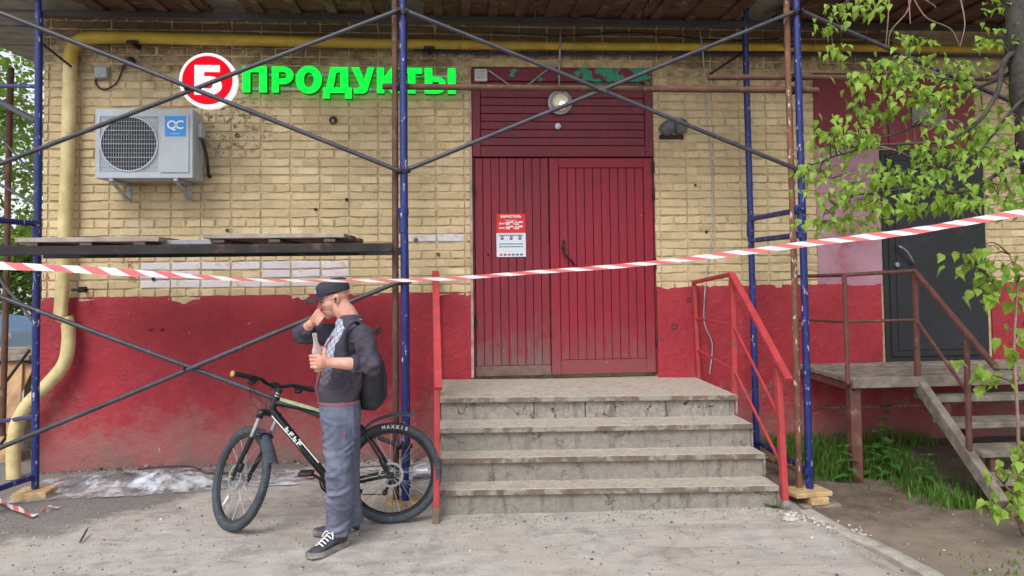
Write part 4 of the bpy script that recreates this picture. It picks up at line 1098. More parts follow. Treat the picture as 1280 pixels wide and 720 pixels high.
# ------------------------------------------------------------------ warning tape
def tape():
    k = N('red_white_tape'); uvn = k.n('ShaderNodeUVMap').outputs[0]; x, y, z = k.sep(uvn)
    w = k.math('ADD', k.math('MULTIPLY', x, 5.2), k.math('MULTIPLY', y, 0.55))
    s_ = k.math('PINGPONG', w, 0.5)
    col = k.mix(k.ramp(s_, 0.235, 0.265), lin(214, 210, 210), lin(204, 104, 106))
    k.set(k.b.inputs['Transmission Weight'], 0.0)
    k.fin(col, 0.35, 0, 0.5)
    pts = [(-2.9, -2.55, 1.745), (-2.383, -2.6, 1.705), (-1.978, -2.6, 1.679), (-1.566, -2.6, 1.648), (-1.147, -2.6, 1.617), (-0.678, -2.6, 1.603), (-0.287, -2.6, 1.602), (0.154, -2.6, 1.614), (0.603, -2.6, 1.644), (1.06, -2.6, 1.675), (1.527, -2.6, 1.72), (2.002, -2.6, 1.775), (2.486, -2.6, 1.827), (2.981, -2.6, 1.894), (3.383, -2.6, 1.953), (4.3, -2.6, 2.10)]
    sp = spline(pts, 8)
    wd = [0.024, 0.022, 0.018, 0.014, 0.008, 0.007, 0.009, 0.010, 0.011, 0.0125, 0.015, 0.016, 0.0175, 0.019, 0.0205, 0.022]
    m = MB(); vs = []; fs = []; uvs = []; L = 0
    for i, p in enumerate(sp):
        if i: L += (sp[i] - sp[i - 1]).length
        j = i / 8.0; a = int(min(j, len(wd) - 2)); h_ = wd[a] * (1 - (j - a)) + wd[a + 1] * (j - a)
        h_ *= 1 + .35 * noise.noise(Vector((L * 2.3, 1, 0))) + .2 * noise.noise(Vector((L * 7, 3, 0)))
        tw = math.acos(max(-1.0, min(1.0, h_ / 0.036)))          # the band turns edge-on where it sags
        p = p + V(0, 0, .006 * noise.noise(Vector((L * 1.7, 9, 0))))
        up = V(0, math.sin(tw), math.cos(tw)) * 0.036
        mid = 0.007 * noise.noise(Vector((L * 6, 5, 0)))
        for c_, t in ((-1, 0), (0, .5), (1, 1)):
            q = p + up * c_ + V(0, mid if c_ == 0 else 0, 0); vs.append(q); uvs.append((L, t))
    for i in range(len(sp) - 1):
        for c_ in (0, 1):
            fs.append((i * 3 + c_, (i + 1) * 3 + c_, (i + 1) * 3 + c_ + 1, i * 3 + c_ + 1))
    m.add(vs, fs); m.uv = uvs
    tag(m.build('warning_tape', k.m, smooth=180), 'red and white striped warning tape stretched across the whole view', 'warning tape')
    pts = [(-3.422, -0.884, 0.02), (-3.231, -1.042, 0.02), (-3.07, -1.173, 0.015), (-2.891, -1.324, 0.012), (-2.858, -1.269, 0.015), (-2.856, -1.211, 0.03), (-2.796, -1.16, 0.012)]
    sp = spline(pts, 6); m = MB(); vs = []; fs = []; uvs = []; L = 0
    for i, p in enumerate(sp):
        if i: L += (sp[i] - sp[i - 1]).length
        side = V(0.2, 1, 0.25 * math.sin(i * .7)).normalized() * 0.025
        for c_, t in ((-1, 0), (1, 1)):
            q = p + side * c_; q.z = max(q.z, gz(q.x, q.y) + 0.012); vs.append(q); uvs.append((L, t))
    for i in range(len(sp) - 1): fs.append((i * 2, i * 2 + 2, i * 2 + 3, i * 2 + 1))
    m.add(vs, fs); m.uv = uvs
    tag(m.build('tape_scrap', k.m, smooth=180), 'torn scrap of red and white tape lying on the dark asphalt at the left', 'tape scrap')
tape()

# ------------------------------------------------------------------ red marks and old anchor holes on the bricks
M_REDMARK = simple('red_marker_paint', lin(178, 66, 60), None, 30, 0.8)
for body, size, c_ in (('К', 0.085, (-2.798, -0.014, 1.74)), ('70', 0.075, (-2.784, -0.014, 1.614)), ('15', 0.07, (-3.504, -0.014, 1.651)), ('К', 0.08, (-3.405, -0.014, 1.643)), ('С', 0.06, (-3.503, -0.014, 1.582))):
    me = text_mesh('painted_mark', body, size, M_REDMARK, lambda u, v, w, c_=c_: (c_[0] + u, c_[1] - 0.002 - w, c_[2] + v), 0.0006, -0.001); link('painted_mark', me, B)
for c_, r_ in (((-1.051, 0, 3.023), .028), ((-1.893, 0, 2.883), .014), ((-0.934, 0, 2.308), .012), ((-1.974, 0, 2.042), .012), ((-1.209, 0, 2.223), .01), ((-2.601, 0, 1.619), .012), ((-0.323, 0, 1.943), .014), ((-0.123, 0, 1.811), .012), ((2.26, 0, 2.429), .01), ((2.357, 0, 1.995), .010), ((2.486, 0, 1.583), .012), ((2.176, 0, 1.365), .016), ((2.035, 0, 1.124), .02), ((-2.619, 0, 1.179), .012), ((-2.524, 0, 1.177), .012), ((0.326, 0, 1.806), .008)):
    q = MB(); q.lathe([(r_ * 1.35, -0.012), (r_ * 1.1, -0.016), (r_ * .8, -0.006), (r_ * .6, 0.01), (0, 0.012)], (c_[0], -0.012, c_[2]), (0, 1, 0), 9); q.build('anchor_hole', M_ROOF, B, smooth=30)

# ------------------------------------------------------------------ bicycle
M_TYRE = simple('tyre_rubber', lin(66, 74, 82), lin(50, 56, 62), 20, 0.75, 0, bump=0.2, c3=lin(96, 96, 94), s3=9)
M_BKFRAME = simple('black_gloss', lin(30, 34, 36), lin(22, 24, 28), 10, 0.25)
M_LIME = simple('pale_lime_stripe', lin(176, 186, 146), lin(150, 162, 120), 12, 0.35)
M_CHROME = simple('chrome', lin(200, 202, 206), lin(180, 182, 188), 18, 0.25, 0.9)
M_GRIPCAP = simple('gold_cap', lin(206, 168, 96), None, 9, 0.4, 0.3)
M_MUD = simple('fender_plastic', lin(70, 80, 92), lin(56, 64, 74), 12, 0.4)
BK = thing('bicycle', (-0.9, -1.74, 0), 'black mountain bicycle with pale lime stripes standing behind the man', 'bicycle')
def bp(nm, mb, mat, parent=None, smooth=50, bev=0): return mb.build(nm, mat, parent or BK, smooth=smooth, bev=bev)
RW = 0.302
def wheel(c, ax, spin, rear):
    c, ax = V(*c), Vector(ax).normalized()
    t = MB(); n = 14
    t.lathe([(RW + 0.027 * math.cos(2 * math.pi * i / n), 0.026 * math.sin(2 * math.pi * i / n)) for i in range(n)], c, ax, 64, closed=True)
    w = bp('wheel', t, M_TYRE); w['label'] = 'rear wheel with white lettering on its tyre' if rear else 'front wheel turned away to the right'
    # tread knobs
    kn = MB(); e1 = ax.orthogonal().normalized(); e2 = ax.cross(e1)
    for i in range(84):
        a = 2 * math.pi * i / 84; d_ = e1 * math.cos(a) + e2 * math.sin(a); tn = ax.cross(d_)
        for s_ in (-0.012, 0.0, 0.012):
            p = c + d_ * (RW + 0.0262 - abs(s_) * .2) + ax * s_ + tn * (0.006 if s_ else 0)
            kn.bar(p - tn * .005, p + tn * .005, 0.008, 0.006, d_)
    bp('tread', kn, M_TYRE, w, None)
    r = MB(); r.lathe([(RW - 0.021, -0.011), (RW - 0.021, 0.011), (RW - 0.04, 0.009), (RW - 0.045, 0), (RW - 0.04, -0.009)], c, ax, 64, closed=True); bp('rim', r, M_BKFRAME, w)
    h = MB(); h.lathe([(0, -0.05), (0.011, -0.05), (0.011, -0.036), (0.026, -0.034), (0.026, -0.028), (0.014, -0.024), (0.014, 0.024), (0.026, 0.028), (0.026, 0.034), (0.011, 0.036), (0.011, 0.05), (0, 0.05)], c, ax, 16); bp('hub', h, M_CHROME, w)
    s = MB()
    for i in range(32):
        a = 2 * math.pi * i / 32 + spin; side = 1 if i % 2 else -1
        off = 0.75 if (i // 2) % 2 else -0.75
        d0 = e1 * math.cos(a + off) + e2 * math.sin(a + off); d1 = e1 * math.cos(a) + e2 * math.sin(a)
        s.tube([c + d0 * 0.024 + ax * 0.03 * side, c + d1 * (RW - 0.042)], 0.0014, 4, cap=False)
    bp('spokes', s, M_CHROME, w)
    ro = MB(); ro.lathe([(0.082, 0.0), (0.082, 0.002), (0.066, 0.002), (0.066, 0.0)], c + ax * 0.042, ax, 40, closed=True)
    for i in range(6):
        a = 2 * math.pi * i / 6; ro.tube([c + ax * 0.043 + (e1 * math.cos(a) + e2 * math.sin(a)) * 0.02, c + ax * 0.043 + (e1 * math.cos(a + .4) + e2 * math.sin(a + .4)) * 0.068], 0.004, 4)
    bp('brake_disc', ro, M_CHROME, w)
    rf_ = MB(); a = spin + (2.2 if rear else 4.4); d1 = e1 * math.cos(a) + e2 * math.sin(a)
    q = c + d1 * 0.2; rf_.bar(q - d1 * .04, q + d1 * .04, 0.022, 0.008, ax); bp('reflector', rf_, M_WHITEPL, w, bev=0.002)
    return w
RH = V(*(-0.41, -1.745, 0.328)); RH.z = 0.327
rw = wheel(RH, (0, -1, 0), 0.2, True)
# white lettering on the rear tyre, following the sidewall
def tyre_text(word, c, a0, step, size):
    for i, ch in enumerate(word):
        a = a0 - step * i
        rr = RW + 0.004
        me = text_mesh('tyre_letter', ch, size, M_WHITE, lambda u, v, w, a=a: (c.x + math.cos(a) * (rr + v) + math.sin(a) * u, c.y - 0.0262 - w + 0.0, c.z + math.sin(a) * (rr + v) - math.cos(a) * u), 0.0008, 0.0008)
        link('tyre_letter', me, rw)
tyre_text('MAXXIS', RH, math.radians(99), math.radians(5.6), 0.030)
HT, HB = V(*(-1.155, -1.745, 0.829)), V(*(-1.19, -1.745, 0.742))
HT.y = HB.y = -1.745
ax_ = (HT - HB).normalized()
lt0 = V(0, -1, 0); f0 = ax_.cross(lt0); f0 = -f0 if f0.x > 0 else f0
phi = math.radians(50)
f1 = (f0 * math.cos(phi) - lt0 * math.sin(phi)).normalized(); l1 = (lt0 * math.cos(phi) + f0 * math.sin(phi)).normalized()
C0 = HB - ax_ * 0.012
rake = 0.04
Lf = (C0.z + f1.z * rake - 0.322) / ax_.z
FA = C0 - ax_ * Lf + f1 * rake
wheel(FA, l1, 0.5, False)
BB = V(*(-0.802, -1.745, 0.274)); ST_ = V(*(-0.635, -1.745, 0.685)); SEAT = V(*(-0.592, -1.745, 0.861))
for p in (BB, ST_, SEAT): p.y = -1.745
fm = MB()
fm.tube([HB - ax_ * .012, HT + ax_ * .015], 0.024, 14); fm.tube([HT - ax_ * .02, lerp(HT, ST_, .5) + V(0, 0, -.008), ST_ + V(0, 0, -.02)], [0.023, 0.019, 0.016], 12); fm.tube([HB + ax_ * .02, BB], [0.028, 0.025], 14)
fm.tube([BB, ST_ + (ST_ - BB).normalized() * .03], 0.0175, 12); fm.tube([BB - V(0, .035, 0), BB + V(0, .035, 0)], 0.024, 14)
for s_ in (-1, 1):
    y_ = V(0, 0.062 * s_, 0)
    fm.tube(spline([BB + V(0.02, .02 * s_, 0), BB + V(.1, .05 * s_, 0.002), RH + y_], 4), 0.0105, 8)
    fm.tube(spline([ST_ + V(0.005, .014 * s_, -.02), lerp(ST_, RH, .35) + V(0, .045 * s_, 0.0), RH + y_], 4), 0.009, 8)
    fm.bar(RH + y_ - V(.025, 0, 0), RH + y_ + V(.02, 0, 0), 0.008, 0.04)
fr_ = bp('frame', fm, M_BKFRAME)
# stripes and decal blocks on the camera side
st = MB(); dd = (BB - HB).normalized(); up_ = dd.cross(V(0, -1, 0)).normalized()
if up_.z < 0: up_ = -up_
tt = (ST_ - HT).normalized(); ut = V(0, 0, 1)
st.bar(HT + tt * .03 + V(0, -.0175, .008), HT + tt * .46 + V(0, -.0145, -.01), 0.006, 0.016)
st.bar(HT + tt * .03 + V(0, -.010, .0165), HT + tt * .46 + V(0, -.008, -.001), 0.012, 0.006)
bp('lime_stripe', st, M_LIME, fr_, None)
st = MB(); st.bar(HB + ax_ * .02 + dd * .03 + V(0, -.0235, 0) - up_ * .016, HB + ax_ * .02 + dd * .46 + V(0, -.0215, 0) - up_ * .013, 0.005, 0.007, up_)
st.bar(HB + ax_ * .02 + dd * .26 + V(0, -.0215, 0) + up_ * .016, HB + ax_ * .02 + dd * .46 + V(0, -.0195, 0) + up_ * .013, 0.005, 0.007, up_)
bp('white_stripe', st, M_WHITE, fr_, None)
for i in range(4):                                     # pale block lettering, too small to read
    q = HB + ax_ * .02 + dd * (.155 + i * .04) + V(0, -.0265, 0); st = MB()
    st.bar(q - up_ * .014, q + up_ * .014, 0.003, 0.010, dd); st.bar(q + up_ * .011 * (1 if i % 2 else -1), q + up_ * .011 * (1 if i % 2 else -1) + dd * .024, 0.003, 0.007, up_); st.bar(q + dd * .005, q + dd * .022, 0.003, 0.006, up_)
    bp('decal', st, M_WHITE, fr_, None)
# fork with suspension, crown, stem, bar
fk = MB(); cw = 0.062
for s_ in (-1, 1):
    top = C0 + l1 * cw * s_
    fk.tube([top - ax_ * .16, top - ax_ * .20 , FA + l1 * .056 * s_ + ax_ * .01], [0.0185, 0.0185, 0.014], 12)
    fk.bar(FA + l1 * .056 * s_ - ax_ * .02, FA + l1 * .056 * s_ + ax_ * .03, 0.012, 0.03, f1)
fk.tube(spline([C0 + l1 * cw - ax_ * .03, C0 + l1 * cw + ax_ * .004, C0 + ax_ * .008, C0 - l1 * cw + ax_ * .004, C0 - l1 * cw - ax_ * .03], 5), 0.022, 10)
fk.tube(spline([C0 + l1 * cw - ax_ * .17, C0 + l1 * .05 - ax_ * .13 - f1 * .045, C0 - ax_ * .115 - f1 * .05, C0 - l1 * .05 - ax_ * .13 - f1 * .045, C0 - l1 * cw - ax_ * .17], 5), 0.011, 8)
FKO = bp('fork', fk, M_BKFRAME)
q = MB()
for s_ in (-1, 1): q.tube([C0 + l1 * cw * s_ - ax_ * .0, C0 + l1 * cw * s_ - ax_ * .165], 0.015, 12)
bp('stanchion', q, M_CHROME, FKO)
q = MB(); q.bar(FA + l1 * .05 + ax_ * .05 - f1 * .035, FA + l1 * .05 + ax_ * .11 - f1 * .035, 0.03, 0.035, f1); bp('brake_caliper', q, M_BKFRAME, FKO, bev=0.004)
q = MB(); q.tube([FA - l1 * .075, FA + l1 * .075], 0.009, 8); bp('axle', q, M_GRIPCAP, FKO)
SM = HT + ax_ * 0.045
q = MB(); q.tube([HT + ax_ * .012, HT + ax_ * .07], 0.0185, 12); q.tube([SM, SM + f1 * .075 + ax_ * .02], 0.017, 10); q.tube([SM + f1 * .08 + ax_ * .02 - l1 * .025, SM + f1 * .08 + ax_ * .02 + l1 * .025], 0.024, 12); STM = bp('stem', q, M_BKFRAME)
q = MB(); q.tube([HT + ax_ * .02, HT + ax_ * .028], 0.0195, 12); q.tube([HT + ax_ * .038, HT + ax_ * .046], 0.0195, 12); bp('spacer', q, M_CHROME, STM)
HC = SM + f1 * .08 + ax_ * .02
bar_pts = [HC + l1 * x - f1 * sw + ax_ * rs for x, sw, rs in ((-.33, .05, .035), (-.2, .03, .034), (-.12, .012, .028), (-.05, 0, .002), (.05, 0, .002), (.12, .012, .028), (.2, .03, .034), (.33, .05, .035))]
q = MB(); q.tube(spline(bar_pts, 5), 0.0125, 10); HBO = bp('handlebar', q, M_BKFRAME)
for s_ in (1, -1):
    e0 = HC + l1 * .21 * s_ - f1 * .032 + ax_ * .034; e1_ = HC + l1 * .335 * s_ - f1 * .051 + ax_ * .035
    q = MB(); q.tube([e0, lerp(e0, e1_, .1), lerp(e0, e1_, .2), e1_], [0.019, 0.0165, 0.017, 0.0175], 12); bp('grip', q, M_BLACK, HBO)
    q = MB(); d_ = (e1_ - e0).normalized(); q.lathe([(0.0175, -.004), (0.019, 0), (0.0185, .008), (0, .011)], e1_, d_, 14); bp('grip_cap', q, M_GRIPCAP, HBO)
    b0 = HC + l1 * .175 * s_ - f1 * .025 + ax_ * .032
    q = MB(); q.lathe([(0, -.03), (.02, -.028), (.024, 0), (.02, .026), (0, .03)], b0 + f1 * .012 - ax_ * .012, d_, 12); q.ell(b0 + f1 * .01 - ax_ * .035, (.028, .022, .018)); bp('shifter', q, M_BLACK, HBO)
    q = MB(); q.tube(spline([b0 + f1 * .03 - ax_ * .005, b0 + f1 * .06 + l1 * s_ * .03 - ax_ * .02, b0 + f1 * .06 + l1 * s_ * .09 - ax_ * .03, b0 + f1 * .05 + l1 * s_ * .13 - ax_ * .028], 4), 0.006, 6); bp('brake_lever', q, M_BLACK, HBO)
    for kk in range(2):
        q = MB(); q.tube(spline([b0 + f1 * .03 - ax_ * .02, b0 + f1 * (.10 + .02 * kk) - l1 * s_ * .06 - ax_ * .05, HC + f1 * (.09 + kk * .02) + l1 * s_ * .06 - ax_ * (.10 + kk * .05), HB + f1 * .03 + l1 * .02 * s_ + ax_ * (.02 - .05 * kk)], 6), 0.0028, 5); bp('brake_hose', q, M_BLACK, HBO)
# saddle
q = MB(); q.tube([ST_, SEAT - V(0.0, 0, .02)], 0.0135, 10); bp('seat_post', q, M_BKFRAME)
q = MB()
secs = [(-.145, .018, .018), (-.10, .024, .022), (-.03, .032, .026), (.04, .055, .03), (.09, .07, .03), (.125, .06, .022)]
vs = []; fs = []
for x, w_, h_ in secs:
    for i in range(12):
        a = 2 * math.pi * i / 12; vs.append((SEAT.x + x, SEAT.y + w_ * math.cos(a), SEAT.z + .018 + h_ * math.sin(a) * (1 if math.sin(a) > 0 else .5)))
for j in range(5):
    for i in range(12): fs.append((j * 12 + i, j * 12 + (i + 1) % 12, (j + 1) * 12 + (i + 1) % 12, (j + 1) * 12 + i))
fs.append(tuple(range(12))); fs.append(tuple(60 + i for i in range(11, -1, -1)))
q.add(vs, fs); bp('saddle', q, M_BLACK)
# drivetrain
q = MB()
for r_, y_ in ((.085, .045), (.066, .038), (.05, .032)): q.lathe([(r_, -.0015), (r_, .0015), (r_ - .014, .0015), (r_ - .014, -.0015)], BB + V(0, y_, 0), (0, 1, 0), 36, closed=True)
bp('chainring', q, M_DARKMETAL)
for s_ in (-1, 1):
    q = MB(); ca = math.radians(-35 if s_ > 0 else 145); e_ = BB + V(.17 * math.cos(ca), .06 * s_, .17 * math.sin(ca)); q.bar(BB + V(0, .055 * s_, 0), e_, 0.014, 0.024, (0, 1, 0)); cr = bp('crank_arm', q, M_BKFRAME, bev=0.003)
    q = MB(); q.box(e_.x - .045, e_.x + .045, min(e_.y, e_.y + .09 * s_), max(e_.y, e_.y + .09 * s_), e_.z - .012, e_.z + .012); bp('pedal', q, M_BLACK, cr, bev=0.004)
q = MB()
for i in range(7): q.lathe([(.052 - i * .005, -.0012), (.052 - i * .005, .0012), (.02, .0012), (.02, -.0012)], RH + V(0, .030 + i * .004, 0), (0, 1, 0), 24, closed=True)
bp('cassette', q, M_DARKMETAL)
q = MB(); q.tube(spline([RH + V(.0, .06, -.02), RH + V(.015, .065, -.05), RH + V(-.02, .06, -.08)], 4), .009, 8); q.bar(RH + V(-.01, .055, -.075), RH + V(-.05, .055, -.14), 0.008, 0.02)
for c_ in (RH + V(-.012, .052, -.08), RH + V(-.05, .052, -.14)): q.lathe([(.02, -.003), (.02, .003), (0.004, .003), (0.004, -.003)], c_, (0, 1, 0), 16, closed=True)
bp('derailleur', q, M_BLACK)
q = MB(); q.tube([BB + V(0, .042, .08), RH + V(0, .045, .04)], 0.0035, 5); q.tube([BB + V(0, .042, -.08), RH + V(-.05, .05, -.155)], 0.0035, 5); bp('chain', q, M_DARKMETAL)
q = MB(); q.bar(RH + V(-.03, -.062, .04), RH + V(-.065, -.06, .11), 0.03, 0.035, (0, 1, 0)); bp('brake_caliper', q, M_BKFRAME, bev=.004)
q = MB(); q.tube([BB + V(.10, -.05, 0), BB + V(.13, -.19, -.292)], 0.008, 8); q.tube([BB + V(.13, -.19, -.288), BB + V(.10, -.215, -.296)], 0.009, 8); bp('kickstand', q, M_BKFRAME)
# mudguards: curved plates
def guard(nm, pts, w0, w1, sag, parent=None):
    sp = spline(pts, 6); q = MB(); vs = []; fs = []
    for i, p in enumerate(sp):
        t = (sp[min(i + 1, len(sp) - 1)] - sp[max(i - 1, 0)]).normalized(); w_ = w0 + (w1 - w0) * i / (len(sp) - 1)
        sd_ = guard.side; nn = t.cross(sd_).normalized()
        if nn.z < 0: nn = -nn
        for k in range(6):
            u_ = -1 + 2 * k / 5; vs.append(p + sd_ * (u_ * w_) - nn * (sag * u_ * u_))
        for k in range(6):
            u_ = 1 - 2 * k / 5; vs.append(p + sd_ * (u_ * w_) - nn * (sag * u_ * u_ + .004))
    for i in range(len(sp) - 1):
        for k in range(12): fs.append((i * 12 + k, i * 12 + (k + 1) % 12, (i + 1) * 12 + (k + 1) % 12, (i + 1) * 12 + k))
    fs.append(tuple(range(11, -1, -1))); fs.append(tuple((len(sp) - 1) * 12 + k for k in range(12)))
    q.add(vs, fs); return bp(nm, q, M_MUD, parent)
guard.side = V(0, 1, 0)
guard('rear_mudguard', [(-0.646, -1.745, 0.56), (-0.604, -1.745, 0.616), (-0.531, -1.745, 0.677), (-0.437, -1.745, 0.711), (-0.337, -1.745, 0.724), (-0.284, -1.745, 0.717), (-0.253, -1.745, 0.732)], 0.025, 0.04, 0.014)
q = MB(); q.tube([ST_ + V(0.005, 0, -.02), (-0.604, -1.745, 0.611)], 0.010, 8); bp('mudguard_stay', q, M_BLACK)
guard.side = l1
gw = [FA + (ax_ * math.cos(math.radians(a)) - f1 * math.sin(math.radians(a))) * (RW + e_) for a, e_ in ((6, .05), (18, .05), (32, .054), (44, .066), (52, .082))]
guard('front_mudguard', gw, 0.026, 0.040, 0.012)

# ------------------------------------------------------------------ the man
def blob(name, mb, voxel, it, mats, parent=None, fn=None):
    """melts overlapping shapes into one continuous surface"""
    me0 = mb.mesh(name + '_src', mats[0])
    o = bpy.data.objects.new(name + '_src', me0); COL.objects.link(o)
    md = o.modifiers.new('r', 'REMESH'); md.mode = 'VOXEL'; md.voxel_size = voxel; md.use_smooth_shade = True
    sm = o.modifiers.new('s', 'SMOOTH'); sm.iterations = it; sm.factor = 0.5
    bpy.context.view_layer.update()
    dg = bpy.context.evaluated_depsgraph_get()
    me = bpy.data.meshes.new_from_object(o.evaluated_get(dg))
    bpy.data.objects.remove(o); bpy.data.meshes.remove(me0)
    me.name = name; me.materials.clear()
    for m_ in mats: me.materials.append(m_)
    if fn:
        nv = len(me.vertices); co = np.empty(nv * 3, np.float32); no = np.empty(nv * 3, np.float32)
        me.vertices.foreach_get('co', co); me.vertices.foreach_get('normal', no)
        co = co.reshape(-1, 3); no = no.reshape(-1, 3)
        d_ = np.array([fn(*c) for c in co], np.float32)
        me.vertices.foreach_set('co', (co + no * d_[:, None]).ravel())
    me.polygons.foreach_set('use_smooth', [True] * len(me.polygons)); me.update()
    return link(name, me, parent)
FW = V(-0.90, -0.43, 0).normalized(); LF_ = V(0.43, -0.90, 0).normalized(); UP = V(0, 0, 1)
def loft(mb, secs, f=FW, l=LF_, n=20, sup=2.3):
    """secs: (centre, half depth, half width); rounded-rectangle sections"""
    vs = []; fs = []
    for c, rf, rl in secs:
        for i in range(n):
            a = 2 * math.pi * i / n; ca, sa = math.cos(a), math.sin(a)
            vs.append(V(*c) + f * (rf * math.copysign(abs(ca) ** (2 / sup), ca)) + l * (rl * math.copysign(abs(sa) ** (2 / sup), sa)))
    for j in range(len(secs) - 1):
        for i in range(n): fs.append((j * n + i, j * n + (i + 1) % n, (j + 1) * n + (i + 1) % n, (j + 1) * n + i))
    fs.append(tuple(range(n - 1, -1, -1))); fs.append(tuple((len(secs) - 1) * n + i for i in range(n)))
    mb.add(vs, fs)
def capsule(mb, pts, rs, n=12):
    mb.tube(pts, list(rs), n)
    for p, r in zip(pts, rs): mb.ell(p, (r, r, r), None, n, 8)
def skin_mat():
    k = N('skin'); p = k.obj()
    col = k.mix(k.ramp(k.noise(p, 16, 4), 0.35, 0.65), lin(214, 164, 146), lin(198, 140, 122))
    k.b.inputs['Subsurface Weight'].default_value = 0.08; k.b.inputs['Subsurface Radius'].default_value = (0.01, 0.004, 0.002)
    return k.fin(col, 0.55, 0, 0.4)
M_SKIN = skin_mat(); M_STUBBLE = simple('stubble', lin(190, 142, 124), lin(170, 124, 108), 120, 0.65)
NK = V(*(-0.63, -2.1, 1.347)); HD = V(*(-0.725, -2.11, 1.491))
hf = V(-0.95, -0.12, -0.27).normalized(); hl = V(0.12, -0.99, 0).normalized(); hl = (hl - hf * hl.dot(hf)).normalized(); hu = hl.cross(hf); hu = hu if hu.z > 0 else -hu
Hrot = Matrix((hf, hl, hu)).transposed()
def hp(f, l, u): return HD + hf * f + hl * l + hu * u
LSH, RSH = V(*(-0.534, -2.26, 1.271)), V(*(-0.717, -1.94, 1.253))
LEL, REL = V(*(-0.477, -2.36, 1.112)), V(*(-0.93, -2.02, 1.273))
LWR, RWR = V(*(-0.713, -2.42, 1.138)), V(*(-0.863, -2.12, 1.338))
BT0, BT1 = V(*(-0.757, -2.4, 1.087)), V(*(-0.788, -2.4, 1.305))       # bottle foot and mouth
LHIP, RHIP = V(*(-0.694, -2.17, 0.788)), V(*(-0.676, -2.03, 0.761))
LKN, RKN = V(*(-0.675, -2.24, 0.482)), V(*(-0.665, -2.02, 0.424))
LAN, RAN = V(*(-0.697, -2.14, 0.057)), V(*(-0.649, -1.93, 0.056))
b = MB()
# head
b.ell(hp(-.008, 0, .03), (.093, .074, .088), Hrot); b.ell(hp(.02, 0, -.02), (.068, .062, .075), Hrot); b.ell(hp(.038, 0, -.066), (.045, .046, .042), Hrot)
b.ell(hp(.064, 0, -.095), (.02, .024, .019), Hrot); b.ell(hp(.074, 0, .018), (.014, .05, .013), Hrot)
capsule(b, [hp(.082, 0, .004), hp(.098, 0, -.03)], (.009, .012)); b.ell(hp(.088, 0.012, -.034), (.012, .009, .008), Hrot); b.ell(hp(.088, -.012, -.034), (.012, .009, .008), Hrot)
b.ell(hp(.078, 0, -.058), (.013, .024, .007), Hrot); b.ell(hp(.076, 0, -.07), (.012, .022, .007), Hrot)
b.ell(hp(.052, .035, -.02), (.026, .02, .022), Hrot); b.ell(hp(.052, -.035, -.02), (.026, .02, .022), Hrot)
for s_ in (1, -1):
    b.ell(hp(-.018, .072 * s_, -.004), (.018, .008, .03), Hrot); b.ell(hp(-.022, .076 * s_, .008), (.018, .008, .018), Hrot); b.ell(hp(-.012, .074 * s_, -.028), (.009, .007, .011), Hrot)
capsule(b, [HD + V(.03, 0, -.04), lerp(HD + V(.03, 0, -.04), NK, .5) + V(.012, 0, .0), NK + V(.01, 0, -.03)], (.060, .062, .072), 16); loft(b, [(NK + V(.02, 0, .02), .055, .075), (NK + V(.01, 0, -.05), .06, .10)])
b.ell(hp(-.045, 0, -.04), (.04, .05, .05), Hrot)
# trunk and legs (under the clothes)
loft(b, [(NK + V(0, 0, -.05), .05, .08), (NK + V(-.005, 0, -.10), .085, .15), (V(*(-0.665, -2.1, 1.162)), .095, .145), (V(*(-0.69, -2.1, 0.968)), .105, .125), (V(*(-0.69, -2.1, 0.823)), .10, .13), (V(*(-0.681, -2.1, 0.701)), .085, .13)])
for h_, k_, a_ in ((LHIP, LKN, LAN), (RHIP, RKN, RAN)):
    capsule(b, [h_, lerp(h_, k_, .5), k_, lerp(k_, a_, .35), a_, V(a_.x, a_.y, 0.05)], (.078, .068, .052, .05, .036, .036), 14)
# arms
capsule(b, [LSH, LEL, lerp(LEL, LWR, .35), LWR], (.052, .042, .040, .027), 14)
capsule(b, [RSH, REL, lerp(REL, RWR, .4), RWR], (.052, .042, .038, .027), 14)
# left hand closed round the bottle, its back towards us, thumb up
axb = (BT1 - BT0).normalized(); GC = lerp(BT0, BT1, .27)
def ring(th, r, h): return GC + axb * h + V(math.cos(math.radians(th)), math.sin(math.radians(th)), 0) * r
for i, (h_, ln) in enumerate(((.031, 0), (.010, 4), (-.011, 2), (-.031, -8))):
    rr = .0415; capsule(b, [ring(-72, rr + .004, h_), ring(-118, rr + .003, h_), ring(-165, rr, h_ - .002), ring(-214 - ln, rr - .002, h_ - .004), ring(-250 - ln, rr - .002, h_ - .005)], (.0105, .0102, .0095, .009, .008), 10)
palm = [lerp(LWR, ring(-70, .05, 0), t) for t in (0, .35, .7, 1)]
for p_, rr in zip(palm, (.024, .028, .03, .026)):
    b.ell(p_, (.026, .017, rr + .008))
capsule(b, palm, (.022, .02, .018, .016), 12)
capsule(b, [palm[1] + V(.0, .01, .025), ring(-30, .05, .048), ring(10, .045, .064), ring(60, .042, .07)], (.014, .0125, .011, .0095), 10)
# right hand held against the mouth, fingers bent
MO = hp(.092, 0, -.062); hd = (MO - RWR).normalized()
pc = [lerp(RWR, MO, t) for t in (0, .3, .6, .85)]
capsule(b, pc, (.024, .026, .026, .022), 12)
sidev = hd.cross(V(0, -1, 0)).normalized()
for i in range(4):
    off = sidev * (-.024 + i * .0165)
    kx = pc[3] + off + V(0, -.012, 0)
    capsule(b, [kx, kx + hd * .018 + V(0, -.026, -.004), kx - hd * .012 + V(0, -.044, -.012), kx - hd * .036 + V(.0, -.036, -.016)], (.0105, .0105, .0095, .0082), 10)
capsule(b, [pc[1] + V(0, -.02, .012), pc[2] + V(0, -.036, .022), pc[3] + V(.002, -.032, .03)], (.0125, .0115, .0095), 10)
